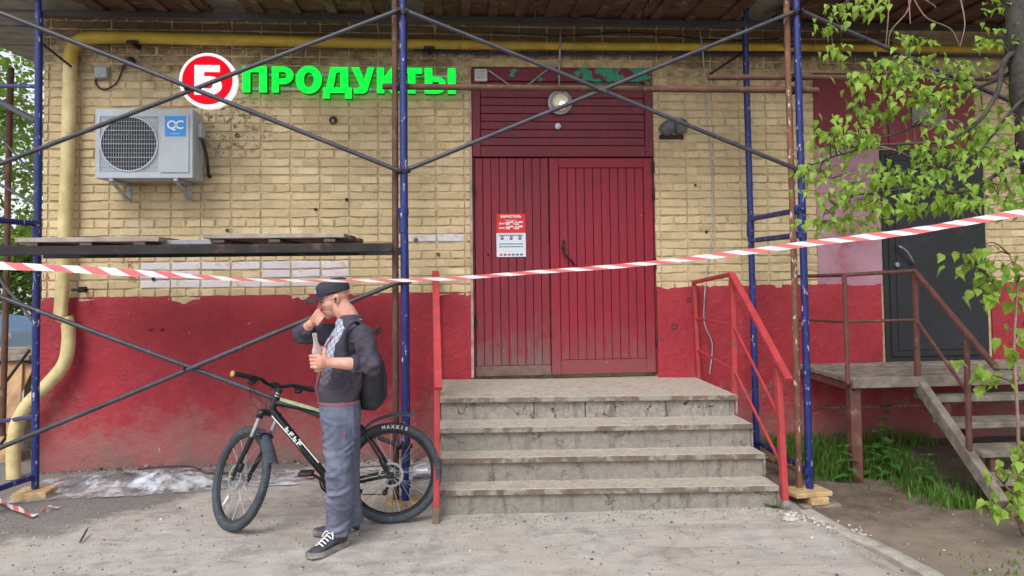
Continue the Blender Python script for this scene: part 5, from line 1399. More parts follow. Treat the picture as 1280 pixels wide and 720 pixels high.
# stubble on the jaw
PERS = blob('person', b, 0.0033, 2, [M_SKIN, M_STUBBLE])
tag(PERS, 'man in dark cap, plum jacket and blue-grey trousers, hand at mouth, holding a bottle', 'person')
for p_ in PERS.data.polygons:
    d_ = p_.center - HD
    u_, f_ = d_.dot(hu), d_.dot(hf)
    if -.13 < u_ < -.03 and f_ > .015 - (u_ + .03) * .2 and (p_.center - MO).length > .034 and f_ < .09 and p_.center.x > MO.x + .012: p_.material_index = 1
M_EYE = simple('eye', lin(48, 40, 38), None, 5, 0.2)
for s_ in (1, -1):
    q = MB(); q.ell(hp(.0745, .031 * s_, .0), (.008, .011, .0045), Hrot, 10, 8); q.build('eye', M_EYE, PERS, smooth=60)
    q = MB(); q.tube([hp(.083, .016 * s_, .012), hp(.082, .034 * s_, .017), hp(.07, .05 * s_, .012)], .0035, 6); q.build('eyebrow', simple('brow%d' % s_, lin(96, 70, 58), None, 40, 0.8), PERS, smooth=60)
q = MB(); q.ell(hp(-.012, .083, -.004), (.007, .006, .009), Hrot, 10, 8); q.tube([hp(-.012, .085, -.006), hp(-.008, .086, -.03)], .003, 6); q.build('earphone', M_BLACK, PERS, smooth=60)

# cap
M_CAP = simple('navy_cap', lin(46, 48, 62), lin(34, 36, 48), 20, 0.8, 0, bump=0.3, bs=300)
q = MB(); cs = []
for u_, rf, rl in ((.028, .101, .083), (.05, .103, .085), (.075, .102, .083), (.098, .094, .074), (.113, .07, .055), (.120, .03, .025)):
    cs.append((hp(-.008 - (u_ - .03) * .05, 0, u_), rf, rl))
loft(q, cs, hf, hl, 28, 2.1)
CAP = q.build('cap', M_CAP, PERS, smooth=50)
q = MB(); vs = []; fs = []
for j, (fwd, wd_, dz) in enumerate(((.07, .078, .034), (.10, .076, .033), (.135, .066, .030), (.160, .045, .026), (.170, .018, .023))):
    for s_ in (0, .006):
        for i in range(9):
            u_ = -1 + i / 4.0; vs.append(hp(fwd - .018 * u_ * u_, wd_ * u_, dz + s_ - .016 * u_ * u_))
for j in range(4):
    for i in range(8):
        a = j * 18 + i; fs.append((a, a + 1, a + 19, a + 18)); a += 9; fs.append((a + 1, a, a + 18, a + 19))
    for i in (0, 8): fs.append((j * 18 + i, j * 18 + 18 + i, j * 18 + 27 + i, j * 18 + 9 + i))
for i in range(8): fs.append((72 + i, 73 + i, 82 + i, 81 + i))
q.add(vs, fs); q.build('brim', M_CAP, CAP, smooth=50)
q = MB(); q.tube([hp(-.06, .070, .040), hp(-.02, .0855, .042), hp(.03, .083, .043)], .007, 6); q.build('cap_band', M_BLACK, CAP, smooth=60)
q = MB(); q.bar(hp(.089, .018, .07), hp(.089, .034, .07), .02, .004, hf); q.build('cap_badge', M_WHITE, CAP)

# jacket
def jacket_mat():
    k = N('plum_grey_cloth'); p = k.obj()
    col = k.mix(k.ramp(k.noise(p, 10, 4), 0.3, 0.7), lin(78, 72, 84), lin(60, 56, 68))
    k.bump(k.math('ADD', k.noise(p, 500, 2), k.math('MULTIPLY', k.noise(p, 25, 4), 2)), 0.3, 0.004)
    return k.fin(col, 0.8, 0, 0.25)
M_JACKET = jacket_mat()
def print_mat():
    k = N('jacket_front_print'); p = k.obj(); x, y, z = k.sep(p)
    u_ = k.math('ADD', k.math('MULTIPLY', x, 0.9), k.math('MULTIPLY', y, -0.43))
    a = k.math('ADD', k.math('MULTIPLY', u_, 0.9), z); c = k.math('SUBTRACT', k.math('MULTIPLY', u_, 0.75), z)
    l1_ = k.math('PINGPONG', k.math('MULTIPLY', c, 26), 0.5); l2 = k.math('PINGPONG', k.math('MULTIPLY', a, 21), 0.5)
    top = k.ramp(z, 1.06, 1.12)
    base = k.mix(top, lin(100, 96, 108), lin(178, 186, 204))
    dark = k.mix(top, lin(58, 54, 64), lin(104, 110, 128))
    col = k.mix(k.ramp(l1_, 0.10, 0.06), base, dark); col = k.mix(k.ramp(l2, 0.08, 0.05), col, dark)
    band = k.ramp(k.math('SUBTRACT', z, k.math('MULTIPLY', u_, 0.55)), 1.545, 1.552)
    col = k.mix(k.math('MULTIPLY', band, k.ramp(l1_, .36, .40)), col, lin(130, 30, 50))
    cy = k.math('MULTIPLY', k.ramp(k.math('SUBTRACT', z, k.math('MULTIPLY', u_, 0.55)), 1.60, 1.606), k.ramp(k.math('SUBTRACT', z, k.math('MULTIPLY', u_, 0.55)), 1.656, 1.65))
    col = k.mix(cy, col, lin(70, 182, 214))
    return k.fin(col, 0.75, 0, 0.25)
M_PRINT = print_mat()
q = MB()
loft(q, [(NK + V(.0, 0, .020), .070, .084), (NK + V(.01, 0, -.02), .082, .128), (NK + V(.008, 0, -.065), .105, .178), (V(*(-0.66, -2.1, 1.201)), .118, .170), (V(*(-0.675, -2.1, 1.09)), .126, .162), (V(*(-0.695, -2.1, 0.968)), .138, .156), (V(*(-0.7, -2.1, 0.92)), .134, .150), (V(*(-0.7, -2.1, 0.876)), .124, .144)])
capsule(q, [LSH, lerp(LSH, LEL, .5), LEL, lerp(LEL, LWR, .30)], (.070, .066, .061, .054), 16)
capsule(q, [RSH, lerp(RSH, REL, .5), REL, lerp(REL, RWR, .45)], (.074, .068, .062, .052), 16)
loft(q, [(NK + V(.004, 0, .042), .070, .078), (NK + V(-.0, 0, -.02), .080, .10)])
def jwr(x, y, z):
    d_ = abs((Vector((x, y, z)) - LEL).length); near = math.exp(-(d_ / .16) ** 2)
    f_ = noise.noise(Vector((x * 13 + z * 9, y * 11, z * 19))) * .5 + abs(noise.noise(Vector((x * 9 - z * 16, y * 9, z * 10)))) - .25
    hem = .004 * math.sin(z * 260) if z < 0.99 and z > .955 else 0
    r1 = max(0.0, 1 - 3.2 * abs(noise.noise(Vector((x * 8 + z * 7, y * 8, z * 11 - x * 5)))))
    return .006 * f_ * (1 + near) + .010 * (r1 - .3) * (.6 + near) + hem * .3
JK = blob('jacket', q, 0.0065, 3, [M_JACKET, M_PRINT], PERS, jwr)
fc = V(*(-0.665, -2.1, 1.162)); wn_ = V(-.75, -.66, 0).normalized(); wl = V(.66, -.75, 0)
for p_ in JK.data.polygons:
    d_ = p_.center - fc; s_ = d_.dot(LF_); z_ = p_.center.z
    if p_.normal.dot(FW) > (0.22 if z_ > 1.12 else 0.02) and -.15 < s_ < .115 - max(0, (1.28 - z_)) * .05 and .985 < z_ < 1.37 and d_.dot(FW) > .03 and (p_.center - REL).length > .11 and (p_.center - lerp(RSH, REL, .55)).length > .10 and (p_.center - lerp(LEL, LWR, .2)).length > .085:
        p_.material_index = 1
q = MB(); zp = [V(*(-0.695, -2.1, 0.876)) + FW * .128 + LF_ * .02, V(*(-0.695, -2.1, 0.968)) + FW * .142 + LF_ * .02, V(*(-0.675, -2.1, 1.09)) + FW * .131 + LF_ * .02, V(*(-0.66, -2.1, 1.201)) + FW * .124 + LF_ * .02, NK + V(-.005, 0, -.08) + FW * .105 + LF_ * .015]
q.tube(spline(zp, 5), .005, 6); q.build('zip', simple('zip', lin(170, 60, 74), None, 9, 0.5), JK, smooth=60)
q = MB(); cc = lerp(LEL, LWR, .33); dd_ = (LWR - LEL).normalized(); q.lathe([(.052, -.012), (.058, -.008), (.058, .012), (.05, .014)], cc, dd_, 20); q.build('cuff', M_JACKET, JK, smooth=60)

# trousers
def trouser_mat():
    k = N('blue_grey_trousers'); p = k.obj()
    col = k.mix(k.ramp(k.noise(k.scl(p, (1, 1, .6)), 9, 5), 0.3, 0.7), lin(106, 110, 128), lin(82, 87, 105))
    col = k.mix(k.math('MULTIPLY', k.ramp(k.noise(p, 5, 4), .55, .75), .4), col, lin(126, 130, 150))
    k.bump(k.noise(p, 420, 2), 0.2, 0.003)
    return k.fin(col, 0.75, 0, 0.3)
M_TROUS = trouser_mat()
q = MB()
loft(q, [(V(*(-0.695, -2.1, 0.886)), .114, .138), (V(*(-0.69, -2.1, 0.813)), .120, .145), (V(*(-0.686, -2.1, 0.726)), .112, .146), (V(*(-0.681, -2.1, 0.653)), .090, .138)])
def leg(h_, k_, a_, hem, w):
    pts = [h_ + V(0, 0, .02), lerp(h_, k_, .5), k_ + V(0, 0, .03), lerp(k_, a_, .35), lerp(k_, a_, .75), hem + V(0, 0, .03), hem]
    loft(q, [(p, rf, rl) for p, rf, rl in zip(pts, (.098, .090, .080, .077, .074, .072, .071), (.084, .080, .074, .070, .068, .066, .066))], n=18, sup=2.1)
leg(LHIP, LKN, LAN, V(*(-0.69, -2.15, 0.079)), 0); leg(RHIP, RKN, RAN, V(*(-0.643, -1.94, 0.069)), 0)
def twr(x, y, z):
    s = 0.0
    for (x0, z0, sl, w_, amp, hw, ny) in FOLDS:
        dx = x - x0
        g = (z - z0 - sl * dx - .25 * dx * dx / hw) / w_
        if abs(g) < 3:
            s += amp * (math.exp(-g * g) - .55 * math.exp(-(g - 1.6) ** 2)) * math.exp(-(dx / hw) ** 2) * (1.0 if (y < -2.08) == ny else .25)
    r2 = max(0.0, 1 - 3.0 * abs(noise.noise(Vector((x * 10, y * 10, z * 2.2 + 7)))))
    return s + .006 * (r2 - .3) + .002 * noise.noise(Vector((x * 40, y * 40, z * 22)))
rf = random.Random(77); FOLDS = []
for i in range(30):
    low = rf.random() < .62
    z0 = rf.uniform(.10, .42) if low else rf.uniform(.45, .85)
    FOLDS.append((-.70 + rf.uniform(-.09, .09), z0, rf.choice((-1, 1)) * rf.uniform(.15, .9), rf.uniform(.008, .016), rf.uniform(.006, .013) * (1 if low else .65), rf.uniform(.04, .10), rf.random() < .6))
TR = blob('trousers', q, 0.006, 2, [M_TROUS], PERS, twr)
q = MB(); q.tube(spline([(-0.587, -2.262, 0.872), (-0.568, -2.264, 0.802), (-0.587, -2.268, 0.719)], 4), .0022, 5); q.build('pocket_seam', M_JACKET, TR, smooth=60)
q = MB(); q.ell((-0.637, -2.272, 0.698), (.005, .004, .011)); q.build('red_tab', simple('red_tab', lin(190, 40, 60), None, 5, .5), TR, smooth=60)
q = MB()
loft(q, [(V(*(-0.695, -2.1, 0.857)), .124, .146), (V(*(-0.695, -2.1, 0.876)), .124, .146)]); q.build('belt', simple('patterned_belt', lin(60, 110, 120), lin(170, 60, 70), 60, 0.6), TR, smooth=60)

# shoes
M_SHOE = simple('grey_sneaker', lin(72, 72, 82), lin(52, 52, 60), 30, 0.7, 0, bump=0.2); M_SOLE = simple('shoe_sole', lin(170, 164, 156), lin(60, 58, 60), 8, 0.7)
def shoe(heel, toe, ankle):
    heel, toe = V(*heel), V(*toe); g = gz((heel.x + toe.x) / 2, (heel.y + toe.y) / 2) + .003
    f = V(toe.x - heel.x, toe.y - heel.y, 0).normalized(); l = V(-f.y, f.x, 0); L = .285; h0 = V(heel.x, heel.y, g)
    q = MB()
    prof = [(.0, .030, .03, .075), (.03, .036, .03, .095), (.075, .037, .03, .105), (.12, .038, .03, .088), (.165, .043, .028, .068), (.215, .046, .026, .056), (.255, .040, .024, .046), (.28, .022, .022, .036)]
    vs = []; fs = []; n = 14
    for x, w_, z0, z1 in prof:
        for i in range(n):
            a = 2 * math.pi * i / n; c_, s_ = math.cos(a), math.sin(a)
            zz = (z0 + z1) / 2 + (z1 - z0) / 2 * s_; ww = w_ * (1 - .35 * max(0, s_) ** 2)
            vs.append(h0 + f * x + l * (ww * math.copysign(abs(c_) ** .8, c_)) + UP * zz)
    for j in range(len(prof) - 1):
        for i in range(n): fs.append((j * n + i, j * n + (i + 1) % n, (j + 1) * n + (i + 1) % n, (j + 1) * n + i))
    fs.append(tuple(range(n - 1, -1, -1))); fs.append(tuple((len(prof) - 1) * n + i for i in range(n)))
    q.add(vs, fs); q.tube([h0 + f * .055 + UP * .08, h0 + f * .05 + UP * .13], .036, 14)
    SH = q.build('shoe', M_SHOE, PERS, smooth=60)
    q = MB(); out = []
    for x, w_, z0, z1 in prof: out.append((x - .004 if x == 0 else x + (.006 if x > .27 else 0), w_ + .004))
    poly = [(x, w_) for x, w_ in out] + [(x, -w_) for x, w_ in reversed(out)]
    q.prism(poly, 0.0, .030, lambda u, v, h: h0 + f * u + l * v + UP * (h + (.01 if u > .25 else 0))); q.build('sole', M_SOLE, SH, bev=.003)
    for i in range(5):
        x = .115 + i * .02; z_ = .104 - i * .0095
        q = MB(); q.tube(spline([h0 + f * x + l * .026 + UP * (z_ - .012), h0 + f * (x + .006) + UP * (z_ + .002), h0 + f * (x + .012) - l * .026 + UP * (z_ - .014)], 4), .0042, 6); q.build('lace', M_WHITE, SH, smooth=60)
    for s_ in (1, -1):
        q = MB(); q.tube(spline([h0 + f * .115 + UP * .106, h0 + f * .125 + l * .03 * s_ + UP * .112, h0 + f * .14 + l * .045 * s_ + UP * .082], 4), .0036, 6); q.build('lace', M_WHITE, SH, smooth=60)
shoe((-0.662, -2.118, 0), (-0.822, -2.326, 0), LAN); shoe((-0.599, -1.932, 0), (-0.867, -1.93, 0), RAN)

# backpack
M_PACK = simple('black_nylon', lin(34, 34, 42), lin(24, 24, 32), 14, 0.6, 0, bump=0.2)
bd = V(.93, .36, 0).normalized(); bl = V(.36, -.93, 0).normalized()
q = MB(); c0 = V(*(-0.55, -2.05, 1.032)); ctr = lambda y_, o: c0 + V(0, 0, (465 - y_) / 203.0) + bd * (o * .8 - .022)
loft(q, [(ctr(420, .035), .03, .07), (ctr(428, .04), .055, .11), (ctr(445, .055), .075, .135), (ctr(470, .068), .085, .14), (ctr(492, .070), .085, .14), (ctr(504, .066), .07, .13), (ctr(511, .055), .04, .10)], bd, bl, 24, 2.5)
BPK = blob('backpack', q, 0.007, 4, [M_PACK], None, lambda x, y, z: .006 * noise.noise(Vector((x * 14, y * 14, z * 10))))
tag(BPK, 'black rounded backpack worn on the back of the man', 'backpack')
q = MB(); q.tube(spline([ctr(428, .0) + bl * .11, V(*(-0.565, -2.235, 1.345)), V(*(-0.612, -2.27, 1.33)), V(*(-0.633, -2.285, 1.256)), V(*(-0.624, -2.29, 1.172))], 5), .016, 8, flat=.5); q.build('strap', M_PACK, BPK, smooth=60)
q = MB(); q.tube(spline([(-0.469, -2.12, 1.278), (-0.454, -2.12, 1.311), (-0.439, -2.12, 1.297), (-0.469, -2.12, 1.258)], 4), .008, 6); q.build('top_loop', M_PACK, BPK, smooth=60)
q = MB(); pk = [(ctr(450, .135) + bl * .0, .02, .10), (ctr(470, .15), .03, .115), (ctr(495, .15), .03, .11), (ctr(504, .13), .02, .09)]; loft(q, pk, bd, bl, 20, 2.6); q.build('front_pocket', M_PACK, BPK, smooth=60)

# bottle in the left hand
kb = N('clear_bottle'); kb.b.inputs['Transmission Weight'].default_value = 0.75; kb.b.inputs['IOR'].default_value = 1.25; kb.fin(lin(240, 232, 224), 0.15)
BO = thing('bottle', BT0, 'clear glass bottle with amber drink gripped in the left hand of the man', 'bottle')
q = MB(); Lb = (BT1 - BT0).length
q.lathe([(0.0, 0.0), (.027, 0.0), (.0305, .006), (.0305, Lb * .50), (.028, Lb * .56), (.019, Lb * .66), (.0135, Lb * .76), (.012, Lb * .9), (.0135, Lb * .93), (.0135, Lb * .97), (.011, Lb)], BT0, axb, 24); q.build('glass', kb.m, BO, smooth=50)
q = MB(); q.lathe([(0, .004), (.026, .004), (.0285, .008), (.0285, Lb * .22), (0, Lb * .22)], BT0, axb, 20); q.build('drink', simple('amber_drink', lin(214, 138, 62), lin(200, 120, 50), 9, .3), BO, smooth=50)
q = MB(); q.lathe([(.0309, Lb * .16), (.0309, Lb * .46)], BT0, axb, 24); q.build('paper_label', simple('bottle_paper', lin(224, 196, 190), lin(206, 160, 150), 40, .6), BO, smooth=50)

# ------------------------------------------------------------------ vegetation
def leaf_mat(name, c1, c2, c3, trans=0.45):
    k = N(name); p = k.pos(); r = k.rand()
    n_ = k.noise(p, 11, 2)
    col = k.mix(k.ramp(n_, 0.35, 0.65), c1, c2)
    col = k.mix(k.math('MULTIPLY', k.ramp(k.noise(p, 37, 2), 0.5, 0.7), 0.6), col, c3)
    k.fin(col, 0.5, 0, 0.35)
    tr = k.n('ShaderNodeBsdfTranslucent'); k.set(tr.inputs[0], k.mix(0.35, col, (0.55, 0.75, 0.05)))
    mx = k.n('ShaderNodeMixShader'); mx.inputs[0].default_value = trans
    k.t.links.new(k.b.outputs[0], mx.inputs[1]); k.t.links.new(tr.outputs[0], mx.inputs[2]); k.t.links.new(mx.outputs[0], k.out.inputs[0])
    return k.m
M_LEAF = leaf_mat('young_maple_leaf', lin(154, 186, 78), lin(116, 156, 58), lin(188, 208, 112), 0.5)
M_LEAFBG = leaf_mat('background_leaf', lin(104, 128, 66), lin(78, 104, 52), lin(140, 156, 96))
M_GRASS = leaf_mat('grass_blade', lin(92, 132, 56), lin(66, 106, 42), lin(136, 148, 80), 0.4)
M_WEED = leaf_mat('nettle_leaf', lin(84, 136, 66), lin(62, 112, 52), lin(110, 152, 84), 0.35)
M_BARK = simple('grey_bark', lin(74, 68, 64), lin(46, 42, 40), 18, 0.9, 0, bump=0.8, bs=40)
M_TWIG = simple('dark_twig', lin(78, 66, 60), lin(56, 46, 42), 20, 0.85)
M_BARETWIG = simple('bare_pale_twig', lin(150, 122, 108), lin(124, 98, 86), 20, 0.85)

OUTL = [(0, 0), (.20, .02), (.36, .10), (.40, .26), (.50, .46), (.34, .52), (.28, .68), (.14, .78), (0, 1.0), (-.14, .78), (-.28, .68), (-.34, .52), (-.50, .46), (-.40, .26), (-.36, .10), (-.20, .02)]
def leaf_geo(seed, fold=0.35, droop=0.35):
    """lobed leaf, base at the origin, tip along +Y, folded along the midrib and drooping"""
    r = random.Random(seed); vs = []
    for x, y in OUTL:
        x *= r.uniform(.85, 1.12); y *= r.uniform(.94, 1.06)
        vs.append((x * .8, y - .08 * abs(x), abs(x) * fold - droop * y * y * .8))
    vs.append((0, .35, -droop * .1))
    n = len(OUTL)
    return vs, [(n, i, (i + 1) % n) for i in range(n)]
LG = [leaf_geo(i, 0.1 + .12 * i, .25 + .12 * (i % 4)) for i in range(6)]
LM = []
for vs, fs in LG:
    m = MB(); m.add(vs, fs); LM.append(m.mesh('leaf', M_LEAF, smooth=60))
def leaf_pose(r, droop=0.7):
    az = r.uniform(0, 2 * math.pi)
    d_ = V(math.cos(az), math.sin(az) * .7 - .25, -r.uniform(.2, droop * 2.2)).normalized()
    n_ = V(r.uniform(-.4, .4), -r.uniform(.1, .8), 1.0)
    n_ = (n_ - d_ * n_.dot(d_)).normalized()
    return Matrix((d_.cross(n_), d_, n_)).transposed()

def foliage_plant(root, clusters, branches, seed, n_single, size=(.036, .068), per=(15, 22), spread=.066):
    r = random.Random(seed)
    bpts = [p for br in branches for p in br]
    leaves = []; tw = MB()
    for c in clusters:
        c = V(*c)
        near = min(bpts, key=lambda p: (p - c).length + (0.3 if p.z < c.z - .5 else 0))
        mid = lerp(near, c, .55) + V(r.uniform(-.03, .03), r.uniform(-.03, .03), r.uniform(.0, .06))
        tw.tube(spline([near, mid, c + V(0, 0, .02)], 4), [.006 - .0045 * i / 8 for i in range(9)], 5)
        for i in range(r.randint(*per)):
            p = c + V(r.gauss(0, spread), r.gauss(0, spread), r.gauss(0, spread * .55))
            leaves.append((p, leaf_pose(r), r.uniform(*size)))
            if r.random() < .5: tw.tube([c + V(0, 0, .01), p], .0014, 3, cap=False)
    tw.build('twigs', M_TWIG, root, smooth=60)['kind'] = 'stuff'
    leaves.sort(key=lambda q: q[0].y)
    rest = MB()
    for i, (p, R3, s_) in enumerate(leaves):
        k = r.randrange(6)
        if i < n_single:
            o = link('leaf', LM[k]); mw = Matrix.Translation(p) @ R3.to_4x4() @ Matrix.Scale(s_, 4)
            o.parent = root; o.matrix_parent_inverse = wloc(root).inverted(); o.matrix_basis = mw
        else:
            rest.add([p + R3 @ (Vector(v) * s_) for v in LG[k][0]], LG[k][1])
    if rest.v:
        o = rest.build('crown', M_LEAF, root, smooth=60); o['kind'] = 'stuff'
TREE = thing('maple_tree', (4.35, -2.15, gz(4.35, -2.15)), 'leafy young maple leaning in over the charcoal door from the right edge', 'tree')
m = MB(); tp_ = spline([(4.35, -2.15, -.15), (4.2, -2.15, .8), (3.948, -2.12, 2.022), (3.878, -2.1, 2.668), (3.873, -2.05, 3.226), (3.906, -2, 3.912), (3.955, -1.9, 4.939)], 6)
nn_ = len(tp_); m.tube(tp_, [.135 - .05 * i / nn_ + .008 * math.sin(i * 1.7) for i in range(nn_)], 18)
for i, v in enumerate(m.v):
    d_ = .012 * fbm(v[0] * 14, v[1] * 14, v[2] * 4, 3); m.v[i] = (v[0] + d_, v[1] + d_, v[2])
m.build('trunk', M_BARK, TREE, smooth=60)
BR = []
def limb(pts, r0, r1):
    sp = spline(pts, 6); k = len(sp)
    sp = [p + V(.012 * fbm(p.x * 7, p.z * 7, i * .1), 0, .012 * fbm(p.z * 9, p.x * 9, 3)) for i, p in enumerate(sp)]
    q = MB(); q.tube(sp, [r0 + (r1 - r0) * i / (k - 1) for i in range(k)], 8); q.build('limb', M_BARK, TREE, smooth=60); BR.append(sp)
limb([(3.855, -2.08, 3.107), (3.698, -2.1, 3.018), (3.618, -2.12, 2.796), (3.452, -2.15, 2.586), (3.18, -2.2, 2.454), (2.742, -2.25, 2.419), (2.503, -2.25, 2.372), (2.269, -2.25, 2.291)], .020, .004)
limb([(3.845, -2.1, 2.992), (3.749, -1.95, 2.923), (3.549, -1.9, 2.833), (3.28, -1.9, 2.653), (2.9, -1.95, 2.521), (2.732, -2, 2.586)], .016, .004)
limb([(3.867, -2.1, 3.101), (3.682, -2, 2.953), (3.458, -1.95, 2.92), (3.175, -1.9, 2.975), (2.828, -1.9, 2.927)], .014, .003)
limb([(3.951, -2, 3.578), (3.55, -1.9, 3.666), (3.112, -1.85, 3.609), (2.759, -1.85, 3.501), (2.638, -1.85, 3.33), (2.644, -1.85, 3.129)], .014, .003)
limb([(3.864, -2.1, 2.318), (3.625, -2.2, 2.303), (3.395, -2.3, 2.186), (3.205, -2.3, 2.111), (2.94, -2.3, 2.137), (2.676, -2.3, 2.112), (2.466, -2.3, 2.083), (2.308, -2.3, 1.974)], .016, .003)
limb([(3.854, -2.1, 2.776), (3.598, -2.25, 2.633), (3.433, -2.3, 2.468), (3.294, -2.3, 2.34), (3.051, -2.3, 2.289)], .013, .003)
for pts in ([(3.158, -1.7, 3.623), (3.139, -1.7, 3.418), (3.115, -1.7, 3.226)], [(3.326, -1.7, 3.602), (3.279, -1.7, 3.473), (3.161, -1.7, 3.343), (3.133, -1.7, 3.226)], [(3.293, -1.75, 3.577), (3.396, -1.75, 3.422), (3.574, -1.75, 3.344), (3.642, -1.75, 3.217)], [(3.294, -1.75, 3.606), (3.441, -1.75, 3.522), (3.47, -1.75, 3.493)], [(3.545, -1.9, 3.525), (3.573, -1.9, 3.328), (3.532, -1.9, 3.169)], [(3.235, -1.8, 3.528), (3.241, -1.8, 3.357)], [(3.107, -1.9, 2.652), (3.127, -1.9, 2.569), (3.117, -1.9, 2.459)], [(3.177, -1.9, 2.68), (3.182, -1.9, 2.497)], [(2.867, -2, 2.452), (2.916, -2.1, 2.408), (3.014, -2.1, 2.366)], [(3.181, -2, 2.55), (3.383, -2, 2.633), (3.495, -2, 2.579)]):
    q = MB(); sp = spline(pts, 5); q.tube(sp, [.006 - .004 * i / len(sp) for i in range(len(sp))], 5); q.build('bare_twig', M_BARETWIG, TREE, smooth=60)
CL = [(2.70, -1.85, 3.44), (2.84, -1.85, 3.44), (2.94, -1.85, 3.46), (2.64, -1.85, 3.32), (2.64, -1.85, 3.14), (3.22, -1.85, 3.23), (2.73, -2.03, 2.92), (2.65, -2.07, 2.86), (2.87, -1.98, 3.00), (2.94, -2.05, 3.02), (3.00, -2.08, 2.91), (3.18, -1.98, 2.99), (3.38, -1.82, 3.09), (3.44, -1.86, 2.99), (3.52, -1.87, 3.05), (3.46, -2.03, 2.92), (2.99, -1.94, 2.92), (3.25, -2.02, 2.82), (3.30, -2.05, 2.75), (3.12, -2.07, 2.77), (3.38, -2.04, 2.80), (2.83, -1.82, 2.78), (2.88, -1.85, 2.69), (2.99, -1.86, 2.72), (3.05, -1.86, 2.68), (2.30, -2.35, 2.48), (2.40, -2.31, 2.52), (2.54, -2.19, 2.49), (2.43, -2.15, 2.44), (2.56, -2.10, 2.42), (2.65, -2.09, 2.42), (2.53, -2.39, 2.42), (2.27, -2.20, 2.25), (2.36, -2.17, 2.24), (2.40, -2.23, 2.20), (2.45, -2.35, 2.15), (2.66, -2.25, 2.25), (2.63, -2.39, 2.17), (2.95, -2.07, 2.23), (2.86, -2.10, 2.28), (3.00, -2.22, 2.38), (3.05, -2.31, 2.39), (3.31, -2.08, 2.37), (3.18, -2.21, 2.50), (3.40, -2.09, 2.56), (3.50, -2.11, 2.56), (3.49, -2.23, 2.50), (3.02, -2.27, 2.27), (3.17, -2.20, 2.25), (3.24, -2.26, 2.29), (3.27, -2.36, 2.23), (3.45, -2.31, 2.33), (3.67, -2.12, 2.40), (3.50, -2.40, 2.29), (2.95, -2.40, 2.12), (3.23, -2.19, 2.12), (3.24, -2.32, 2.06), (3.23, -2.22, 2.03), (2.98, -2.25, 2.14), (3.08, -2.29, 2.06), (3.61, -2.05, 2.19), (3.49, -2.35, 2.10), (3.64, -2.27, 2.19), (3.44, -2.35, 2.03), (3.67, -2.19, 2.01), (2.33, -2.32, 2.09), (2.42, -2.29, 2.06), (2.38, -2.14, 1.93), (2.37, -2.30, 1.91), (2.54, -2.21, 1.94), (2.68, -2.08, 2.08), (2.60, -2.38, 2.05), (2.67, -2.40, 2.02), (2.81, -2.33, 2.02), (3.01, -2.14, 2.01), (2.69, -2.19, 1.99), (3.67, -2.03, 3.16), (3.78, -2.00, 3.21), (3.83, -2.05, 3.13), (3.76, -1.96, 3.42), (3.54, -2.40, 2.54), (3.94, -1.89, 2.83), (3.74, -1.83, 2.73), (3.45, -2.07, 2.46), (3.50, -2.15, 2.41), (3.14, -2.06, 2.62), (2.98, -2.10, 2.82), (3.13, -2.01, 2.87)]
foliage_plant(TREE, CL, BR, 21, 240)

def sapling(name, label, base, stems, cl, seed, n_single, size, grp=None):
    R = thing(name, base, label, 'shrub', grp)
    brs = []
    for pts in stems:
        sp = spline(pts, 5); k = len(sp); q = MB(); q.tube(sp, [.012 - .008 * i / k for i in range(k)], 7); q.build('stem', M_BARETWIG, R, smooth=60); brs.append(sp)
    foliage_plant(R, cl, brs, seed, n_single, size, (5, 8), .05)
sapling('sapling', 'thin sapling with bright leaves rising before the porch steps at the right edge', (3.705, -2.081, -0.08),
        [[(3.705, -2.081, -0.08), (3.576, -2.25, 0.685), (3.572, -2.25, 1.141), (3.609, -2.25, 1.534), (3.562, -2.25, 1.714)], [(3.572, -2.25, 1.141), (3.712, -2.2, 1.289), (3.624, -2.2, 1.435), (3.475, -2.2, 1.55)]],
        [(3.254, -2.25, 1.717), (3.363, -2.25, 1.746), (3.508, -2.2, 1.695), (3.31, -2.25, 1.629), (3.476, -2.2, 1.571), (3.537, -2.25, 1.622), (3.57, -2.3, 1.55), (3.336, -2.25, 1.471), (3.394, -2.3, 1.441), (3.55, -2.2, 1.508), (3.645, -2.2, 1.403), (3.59, -2.2, 1.126), (3.567, -2.3, 1.066), (3.615, -2.2, 0.931), (3.474, -2.1, 0.972), (3.494, -2.1, 0.899), (3.671, -2.2, 1.238)], 31, 45, (.06, .10))
sapling('shoot_shrub', 'low clump of bright green shoots at the lower right corner', (3.63, -2.192, -0.08),
        [[(3.63, -2.192, -0.08), (3.525, -2.3, 0.149), (3.39, -2.35, 0.292)], [(3.63, -2.192, -0.08), (3.411, -2.4, 0.112), (3.261, -2.45, 0.176)], [(3.7, -2.141, -0.08), (3.612, -2.3, 0.196), (3.565, -2.3, 0.346)]],
        [(3.33, -2.35, 0.358), (3.43, -2.35, 0.374), (3.541, -2.3, 0.297), (3.506, -2.3, 0.224), (3.23, -2.45, 0.187), (3.321, -2.45, 0.155), (3.435, -2.4, 0.193), (3.463, -2.4, 0.11), (3.549, -2.3, 0.496)], 32, 15, (.06, .095))

